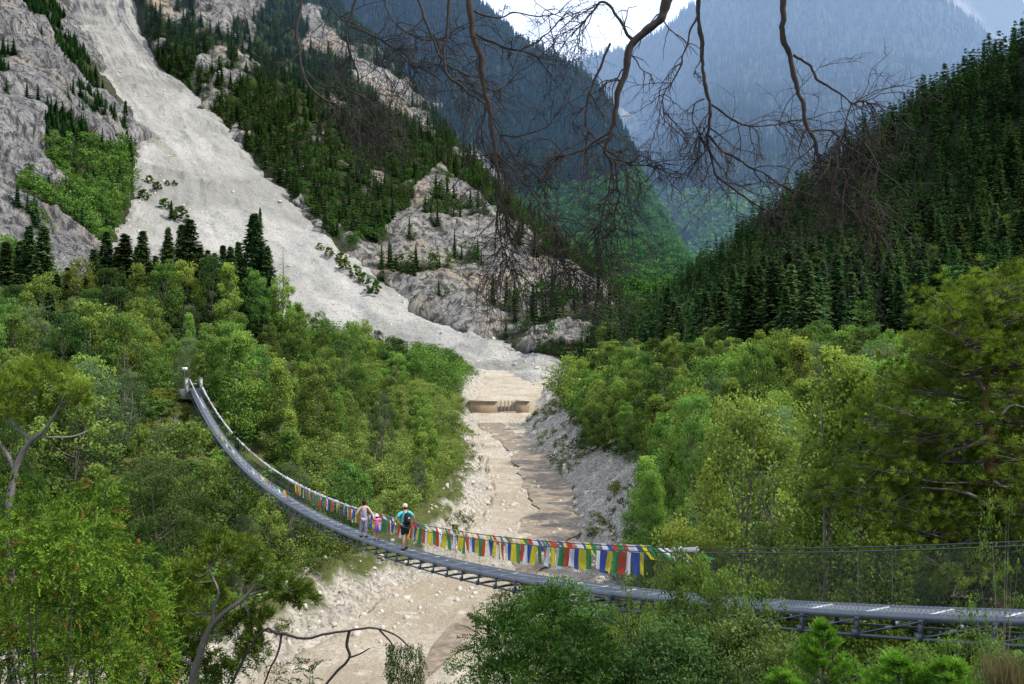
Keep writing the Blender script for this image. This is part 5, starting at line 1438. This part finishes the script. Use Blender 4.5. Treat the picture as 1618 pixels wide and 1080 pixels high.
# bare bleached limbs
for pts in ([(1560, 690), (1530, 705), (1500, 712), (1470, 730)], [(1562, 800), (1530, 780), (1480, 772), (1440, 770)], [(1563, 840), (1540, 850), (1520, 860), (1505, 900), (1470, 930)], [(1560, 650), (1580, 655), (1600, 640), (1640, 650)], [(1530, 870), (1500, 885), (1480, 905)], [(1566, 760), (1590, 770), (1620, 765)], [(1556, 620), (1545, 600), (1530, 592)], [(1490, 715), (1470, 700), (1450, 702)]):
    grey.tube(curve([(a, b, 17.1) for a, b in pts], 16), np.linspace(.05, .012, 16), 5)
V, F, A = grey.arrays(); add_part(sp_, O, 'dead_limbs', V, F, None, M_GREYW, True)

def pads_pine(name, label, cat, org, mains, pads, Yd, nl, ndl, wdt, mat, wmat, r0=.03, n=22, seed=1, droop=.2, along=.02, spread=.9, updir=.6, dens=1.0):
    """near pine made of branch strokes and foliage pads (px,py,rx,ry,Y)"""
    root, O = near_plant(name, label, cat, org); r = np.random.default_rng(seed); w_ = MB(); allp = []
    for pts, ra, rb in mains:
        P = curve(pts, 8 * len(pts)); w_.tube(P, np.linspace(ra, rb, len(P)), 7); allp.append(P)
    w_.tube([O - [0, 0, .3], (O + allp[0][0]) / 2 + [.05, 0, 0], allp[0][0]], [mains[0][1] * 1.8, mains[0][1] * 1.3, mains[0][1]], 8)
    AP = np.concatenate(allp); C = []; D_ = []
    for px, py, rx, ry, Y in pads:
        cc = W(px, py, Y); rxm = rx / 1400 * Y; rym = ry / 1400 * Y
        base = AP[np.argmin(np.linalg.norm(AP - cc, axis=1))]
        for k in range(int(dens * rx * ry / 42) + 6):
            q = r.normal(size=3); q /= np.linalg.norm(q); q *= r.uniform(.35, 1)
            p = cc + q * np.array([rxm, rxm * .7, rym])
            if k % 9 == 0: w_.tube([base, (base + p) / 2 + r.normal(size=3) * .04, p], [.0035, .0025, .002], 3)
            for u in range(3):
                C.append(p + r.normal(size=3) * rxm * .10); D_.append(q * .7 + np.array([0, 0, updir]) + r.normal(size=3) * .25)
    V, F, T = needle_tufts(np.array(C), np.array(D_), n, nl, wdt, spread, seed, along)
    add_part(root, O, 'foliage', V, F, T, mat); V, F, A = w_.arrays(); add_part(root, O, 'branches', V, F, None, wmat, True)
    return root, O
def gpt(px, Y): x = (px - 809) / 1400 * Y; return (x, Y, float(groundH(x, Y, False)))
# left pine boughs
pads_pine('pine_tree', 'young pine with pale forked branches at the left edge of the picture', 'pine', gpt(10, 9),
 [([(15, 790, 8.5), (25, 740, 8.5), (45, 700, 8.5), (70, 680, 8.5), (95, 640, 8.5)], .035, .012), ([(25, 745, 8.5), (10, 715, 8.5), (-10, 690, 8.5)], .025, .01), ([(50, 695, 8.5), (20, 668, 8.5), (12, 640, 8.5)], .018, .008), ([(60, 690, 8.5), (110, 690, 8.6), (140, 680, 8.7)], .012, .006)],
 [(15, 612, 34, 26, 8.4), (45, 590, 30, 18, 8.6), (92, 592, 36, 26, 8.6), (115, 615, 26, 24, 8.5), (80, 632, 34, 22, 8.6), (12, 650, 26, 26, 8.3), (60, 572, 22, 14, 8.7), (126, 632, 18, 16, 8.6), (-15, 620, 30, 40, 8.4), (40, 660, 22, 14, 8.5)], 8.5, .06, 1, .0065, M_PINE, M_GREYW, n=18, seed=3)
# juniper mass in the lower left corner
JP = [(40, 900, 80, 60), (120, 860, 70, 50), (190, 920, 60, 60), (90, 960, 90, 60), (200, 1000, 60, 60), (40, 1040, 80, 60), (140, 1060, 90, 60), (60, 830, 60, 36), (150, 800, 46, 30), (15, 800, 40, 40), (165, 770, 34, 22), (225, 960, 40, 60), (230, 1050, 50, 50)]
root, O = near_plant('juniper', 'bright green feathery juniper filling the lower left corner', 'juniper', gpt(90, 6))
r4 = np.random.default_rng(44); C = []; D_ = []; Cb = []; Db = []; jw = MB()
for px, py, rx, ry in JP:
    Y = 5.0 + r4.uniform(-.5, .7); cc = W(px, py, Y); rm = rx / 1400 * Y; rz = ry / 1400 * Y
    jw.tube([O, (O + cc) / 2 + r4.normal(size=3) * .1, cc], [.012, .009, .004], 5)
    for k in range(int(rx * ry / 15)):
        q = r4.normal(size=3); q /= np.linalg.norm(q); p = cc + q * np.array([rm, rm * .7, rz]) * r4.uniform(.45, 1.05)
        d = q + np.array([0, -.2, -.25 if r4.uniform() < .6 else .5]) + r4.normal(size=3) * .3
        (Cb if r4.uniform() < .05 else C).append(p); (Db if len(Cb) > len(Db) else D_).append(d)
def sprays(C, D_, L=.10, nseg=9, lw=.0085, ll=.030, seed=0):
    """feathery sprays: leaflets in pairs along a drooping axis"""
    r = np.random.default_rng(seed); C = np.array(C); D_ = np.array(D_); D_ /= np.linalg.norm(D_, axis=1, keepdims=True); n = len(C)
    up = r.normal(size=(n, 3)); S = np.cross(D_, up); S /= np.linalg.norm(S, axis=1, keepdims=True)
    Ps = []; As = []; Ls = []; Ts = []
    Lr = L * r.uniform(.6, 1.4, (n, 1)); tt = np.clip(.22 + .6 * vnoise(C, .22, 6), 0, .7) + r.uniform(0, .2, n)
    for k in range(nseg):
        s = (k + .5) / nseg; base = C + D_ * Lr * s + np.array([0, 0, -.25]) * Lr * s * s
        for sg in (-1, 1):
            a = D_ * .75 + S * sg * .75 + r.normal(size=(n, 3)) * .12; a /= np.linalg.norm(a, axis=1, keepdims=True)
            l = ll * (1.15 - .6 * s) * r.uniform(.8, 1.2, n); Ps.append(base + a * l[:, None] * .5); As.append(a); Ls.append(l); Ts.append(np.clip(tt + s * .35 + r.uniform(0, .12, n), 0, 1))
    P = np.concatenate(Ps); A = np.concatenate(As); Lq = np.concatenate(Ls); T = np.concatenate(Ts)
    B = np.cross(A, r.normal(size=A.shape)); B /= np.linalg.norm(B, axis=1, keepdims=True)
    V, F = leaf_quads(P, A, B, Lq, lw); return V, F, np.repeat(T, 4)
V, F, T = sprays(C, D_, seed=1); add_part(root, O, 'foliage', V, F, T, M_JUN)
V, F, T = sprays(Cb, Db, seed=2); add_part(root, O, 'withered_foliage', V, F, T, M_BROWN)
V, F, A = jw.arrays(); add_part(root, O, 'branches', V, F, None, M_BARK, True)
# pine boughs right of it, above the gravel
pads_pine('pine_tree', 'gnarled pine with a leaning grey trunk in front of the pale gravel bank', 'pine', gpt(295, 6.6),
 [([(300, 1120, 6.2), (308, 1060, 6.2), (328, 1000, 6.2), (352, 970, 6.2), (385, 945, 6.2), (410, 915, 6.2)], .032, .010), ([(335, 992, 6.2), (338, 960, 6.2), (345, 935, 6.2), (330, 900, 6.2)], .014, .007), ([(395, 940, 6.2), (430, 930, 6.2), (470, 935, 6.2)], .012, .005), ([(308, 1050, 6.2), (270, 1040, 6.2), (235, 1055, 6.2)], .012, .006), ([(385, 945, 6.2), (400, 985, 6.2), (430, 1000, 6.2)], .01, .005)],
 [(300, 905, 44, 34, 6.2), (350, 880, 40, 30, 6.3), (385, 862, 34, 22, 6.4), (415, 900, 34, 26, 6.2), (455, 930, 36, 22, 6.1), (475, 945, 22, 14, 6.1), (330, 940, 40, 30, 6.3), (275, 960, 34, 34, 6.2), (290, 1010, 36, 40, 6.3), (370, 985, 24, 20, 6.2), (405, 970, 24, 18, 6.2), (395, 1030, 30, 20, 6.2), (255, 1060, 36, 26, 6.3), (345, 1050, 30, 26, 6.3), (405, 1010, 22, 20, 6.1), (340, 850, 26, 12, 6.4)], 6.2, .05, 1, .0065, M_PINE, M_BARKP, n=20, seed=6, updir=.35, dens=.9)
# dark mass behind both
def blobs(name, label, cat, org, mat, bl, L, nseg, lw, ll, seed, dens, wm=M_BARK, down=-.1):
    root, O = near_plant(name, label, cat, org); r = np.random.default_rng(seed); C = []; D_ = []; w_ = MB()
    for px, py, rx, ry, Y in bl:
        cc = W(px, py, Y); rm = rx / 1400 * Y; rz = ry / 1400 * Y; w_.tube([O, (O + cc) / 2, cc], [.014, .01, .005], 5)
        for k in range(int(rx * ry * dens)):
            q = r.normal(size=3); q /= np.linalg.norm(q); p = cc + q * np.array([rm, rm * .8, rz]) * r.uniform(.4, 1.05)
            C.append(p); D_.append(q + np.array([0, 0, down]) + r.normal(size=3) * .35)
    V, F, T = sprays(C, D_, L, nseg, lw, ll, seed); add_part(root, O, 'foliage', V, F, T, mat)
    V, F, A = w_.arrays(); add_part(root, O, 'branches', V, F, None, wm, True); return root
blobs('juniper', 'dark shaded juniper low between the bright juniper and the gnarled pine', 'juniper', gpt(230, 8), M_JUND, [(250, 960, 60, 70, 7.6), (200, 880, 50, 50, 8.2), (250, 1050, 80, 60, 7.4), (330, 1040, 60, 50, 7.6), (60, 780, 70, 40, 9.5), (120, 930, 80, 80, 7.2), (20, 960, 60, 90, 7.0)], .16, 8, .013, .045, 8, .055)
# broken branch with hanging needles at the bottom
hb_, O = near_plant('broken_branch', 'broken dark branch with drooping needles reaching over the riverbed at the bottom', 'branch', tuple(W(340, 1130, 6.0)))
w_ = MB()
for pts, ra, rb in (([(340, 1130), (410, 1000), (440, 1000), (480, 1008), (515, 1000), (552, 995), (590, 993), (625, 1002), (645, 1020)], .011, .005), ([(552, 996), (548, 1020), (552, 1040), (530, 1065), (500, 1100)], .012, .008), ([(445, 1000), (440, 1030), (425, 1060), (410, 1100)], .008, .006), ([(552, 1040), (575, 1030), (585, 1025)], .007, .003), ([(600, 996), (620, 1020), (618, 1045)], .007, .004)):
    P = curve([(a, b, 6.0) for a, b in pts], 30); P = P + np.stack([0 * P[:, 0], 0 * P[:, 0], fbm(P, .15, 3, 2) * .02], 1); w_.tube(P, np.linspace(ra, rb, 30), 6)
V, F, A = w_.arrays(); add_part(hb_, O, 'branch', V, F, None, M_DEAD, True)
C = []; D_ = []
for k in range(150):
    p = W(r4.uniform(610, 668), r4.uniform(1012, 1075), 6 + r4.normal() * .1); C.append(p); D_.append((r4.normal() * .3, r4.normal() * .3, -1))
for k in range(45):
    p = W(r4.uniform(405, 500), r4.uniform(1045, 1085), 6 + r4.normal() * .1); C.append(p); D_.append((r4.normal() * .5, r4.normal() * .3, .3))
V, F, T = sprays(C, D_, .09, 8, .007, .028, 9); add_part(hb_, O, 'foliage', V, F, T, M_JUND)

# leafy saplings and shrubs near the bridge, sharing detailed crowns
NK = {}
for nm, mt, sh, sd, kw in [('sap', M_SAP, 'oval', 301, dict(nclump=210, per=120, leaf=.0105, aspect=.8, spread=.05)), ('sapd', M_LEAFD, 'round', 302, dict(nclump=210, per=130, leaf=.0105, aspect=.7, spread=.055)),
                           ('sapl', M_SAP, 'round', 303, dict(nclump=200, per=120, leaf=.0105, aspect=.75, spread=.05)), ('olive', M_LEAFM, 'round', 304, dict(nclump=190, per=150, leaf=.0105, aspect=.6, spread=.06)),
                           ('thin', M_SAP, 'oval', 305, dict(nclump=100, per=26, leaf=.0095, aspect=.8, spread=.03))]:
    cm, cs = crown_mesh('crown', mt, sd, sh, **kw); KINDS[nm] = (cm, trunk_mesh('trunk', M_BARKP, cs, sd, .008, .03, 1 if nm == 'thin' else 3))
def sap(name, kind, px, py_top, Y, wf, label, cat):
    g = gpt(px, Y); top = W(px, py_top, Y)[2]; h = top - g[2] + .1
    return tree(name, kind, (g[0], g[1], g[2] - .1), h, wf, label, cat, yaw=px * .37)
sap('sapling', 'sap', 1095, 872, 10.5, .5, 'small leafy sapling whose top covers the deck just right of the flying flags', 'sapling')
sap('sapling', 'sapl', 1150, 900, 10.0, .62, 'dense glossy leafed sapling hiding the deck left of its bare right stretch', 'sapling')
sap('sapling', 'thin', 985, 892, 12, .5, 'thin sapling with sparse yellowish leaves in front of the last bright flags', 'sapling')
sap('sapling', 'sapl', 1020, 965, 12, .6, 'leafy sapling low under the deck below the flying flags', 'sapling')
sap('shrub', 'olive', 830, 925, 26, .95, 'olive green bush under the deck beside the riverbed', 'shrub')
sap('shrub', 'olive', 900, 930, 19, .95, 'olive green bush under the deck behind the dark juniper', 'shrub')
sap('shrub', 'sapd', 1060, 985, 9.0, 1.0, 'dark green shrub below the glossy saplings at the bottom edge', 'shrub')
sap('shrub', 'sapd', 1190, 990, 9.0, .9, 'dark green shrub between the glossy sapling and the young pine', 'shrub')
sap('shrub', 'sapl', 1440, 1020, 7.5, .8, 'bright leafy shrub right of the young pine at the bottom edge', 'shrub')
sap('shrub', 'sapl', 1530, 1000, 8.5, .8, 'yellow leafed shrub under the right end of the deck', 'shrub')
sap('sapling', 'thin', 1500, 955, 9.0, .35, 'thin stem with yellowish leaves crossing the lower edge of the deck', 'sapling')
sap('sapling', 'thin', 1606, 775, 7.6, .34, 'slender sapling with small bright leaves at the right edge', 'sapling')
blobs('juniper', 'dark green juniper with bright tips at the bottom centre beside the riverbed', 'juniper', gpt(840, 9), M_JUND, [(800, 1010, 50, 50, 9.5), (860, 985, 50, 46, 10), (900, 1030, 60, 50, 9.2), (820, 1070, 70, 40, 9), (950, 1070, 60, 50, 9), (870, 958, 26, 20, 10.4)], .2, 8, .018, .06, 12, .05, down=.3)
# young pine with upright candles
root, O = near_plant('young_pine', 'fresh green young pine standing below the bare stretch of deck', 'pine', gpt(1300, 8.2)); r = np.random.default_rng(71); C = []; D_ = []; w_ = MB()
top = W(1300, 985, 8.2); w_.tube([O, (O + top) / 2, top], [.035, .025, .008], 6)
for i in range(13):
    z = top[2] - .02 - i * .09; rad = .05 + i * .035
    for q in range(7):
        th = r.uniform(0, 6.28); d = np.array([math.cos(th), math.sin(th), .6]); p0 = np.array([top[0], top[1], z - .06]); p1 = p0 + d * rad * r.uniform(.8, 1.15)
        w_.tube([p0, p1], [.006, .004], 3)
        for s in np.linspace(.35, 1.1, 5): C.append(p0 + (p1 - p0) * s + [0, 0, .03 * s]); D_.append([d[0] * .4, d[1] * .4, 1.0])
V, F, T = needle_tufts(np.array(C), np.array(D_), 26, .07, .006, .75, 4); add_part(root, O, 'foliage', V, F, T, M_PINEL); V, F, A = w_.arrays(); add_part(root, O, 'trunk', V, F, None, M_BARK, True)
# more young pines, lower
for px, py, Y, sc_, lab in ((1420, 1040, 7.0, .9, 'fuzzy bright young pine at the bottom edge left of the dry grass'), (1235, 1062, 7.5, .7, 'tiny young pine at the bottom edge left of the larger fresh green one'), (1500, 1048, 6.8, .9, 'fuzzy bright young pine at the bottom edge nearest the dry grass')):
    g = gpt(px, Y); tp = W(px, py, Y); src = root
    o = src.copy(); COL.objects.link(o); o.location = (g[0], g[1], tp[2] - (top[2] - O[2]) * sc_); o.scale = (sc_ * 1.5, sc_ * 1.5, sc_); o.rotation_euler = (0, 0, px)
    for ch in src.children:
        c = ch.copy(); COL.objects.link(c); c.parent = o
    o['label'] = lab
# dry grass in the corner
root_p = W(1597, 1085, 6.5); C = root_p + np.random.default_rng(3).normal(size=(260, 3)) * [.07, .12, .02]; D_ = np.tile([0, 0, 1.0], (260, 1))
V, F, T = needle_tufts(C - [0, 0, .1], D_, 2, .32, .006, .28, 8)
M_DRY = foliage_mat('dry_grass', (.14, .11, .06), (.30, .25, .15), .3)
o = obj_np('dry_grass', V, F, M_DRY, None, {'tint': T}); tag(o, 'dry straw coloured grass in the lower right corner', 'grass', kind='stuff')
# near ground cover
def near_cover():
    r = np.random.default_rng(91); n = 900; Y = r.uniform(4.5, 20, n); X = r.uniform(-.75, .75, n) * Y; Z = groundH(X, Y, False); d, _, _ = chan(X, Y)
    px = 809 + 1400 * X / Y; lim = np.interp(px, [0, 250, 500, 700, 1000, 1300, 1618], [900, 1000, 1120, 1090, 1020, 1040, 1010]); zt = -(lim - 540) / 1400 * Y
    h = np.minimum(r.uniform(.5, 1.3, n), zt - Z); bx = 13.48 - .517 * Y; h = np.where(np.abs(X - bx) < 1.2, np.minimum(h, np.polyval(_pf, Y) - .8 - Z), h); ok = (h > .3) & (d > 1)
    o = merged('ground_cover', [decid_lo(110 + i, 26, 26, .05, 1.3) for i in range(3)], np.stack([X, Y, Z - .1], 1)[ok], h[ok], 1.3, M_LEAFD, 6)
    tag(o, 'low dark bushes covering the near slope under the bridge', 'undergrowth', kind='stuff'); print('near', ok.sum())
near_cover()
# ---------------------------------------------------------------- haze: volumes of scattering air in the far valley, with a blue glow added
def haze(name, col, dens, ecol, estr, secs):
    m, nt, out = newmat(name + '_air')
    vs = N(nt, 'ShaderNodeVolumeScatter'); vs.inputs['Color'].default_value = (*col, 1); vs.inputs['Density'].default_value = dens; vs.inputs['Anisotropy'].default_value = .1
    em = N(nt, 'ShaderNodeEmission'); em.inputs['Color'].default_value = (*ecol, 1); em.inputs['Strength'].default_value = estr   # added blue glow, stands in for sky light scattered many times
    ad = N(nt, 'ShaderNodeAddShader'); nt.links.new(vs.outputs[0], ad.inputs[0]); nt.links.new(em.outputs[0], ad.inputs[1])
    nt.links.new(ad.outputs[0], out.inputs['Volume']); m.cycles.homogeneous_volume = True
    hv = []
    for Y, hwid, top in secs: hv += [(-hwid, Y, -59), (hwid, Y, -59), (hwid, Y, top), (-hwid, Y, top)]
    n = len(secs); hf = [[0, 1, 2, 3]]
    for k in range(n - 1):
        b = k * 4
        for i in range(4): j = (i + 1) % 4; hf.append([b + i, b + 4 + i, b + 4 + j, b + j])
    b = 4 * n - 4; hf.append([b, b + 3, b + 2, b + 1])
    tag(obj_np(name, hv, hf, m), kind='structure')
haze('haze', (.55, .72, 1.0), .00024, (.05, .19, .52), .00017, ((905, 1500, 900), (1500, 2200, 1500), (3400, 3400, 2400)))
haze('added_haze_bank', (.5, .7, 1.0), .0003, (.07, .24, .55), .00034, ((640, 1200, 700), (900, 1400, 880)))  # denser glowing slice, added to turn the flank behind the crag bluer
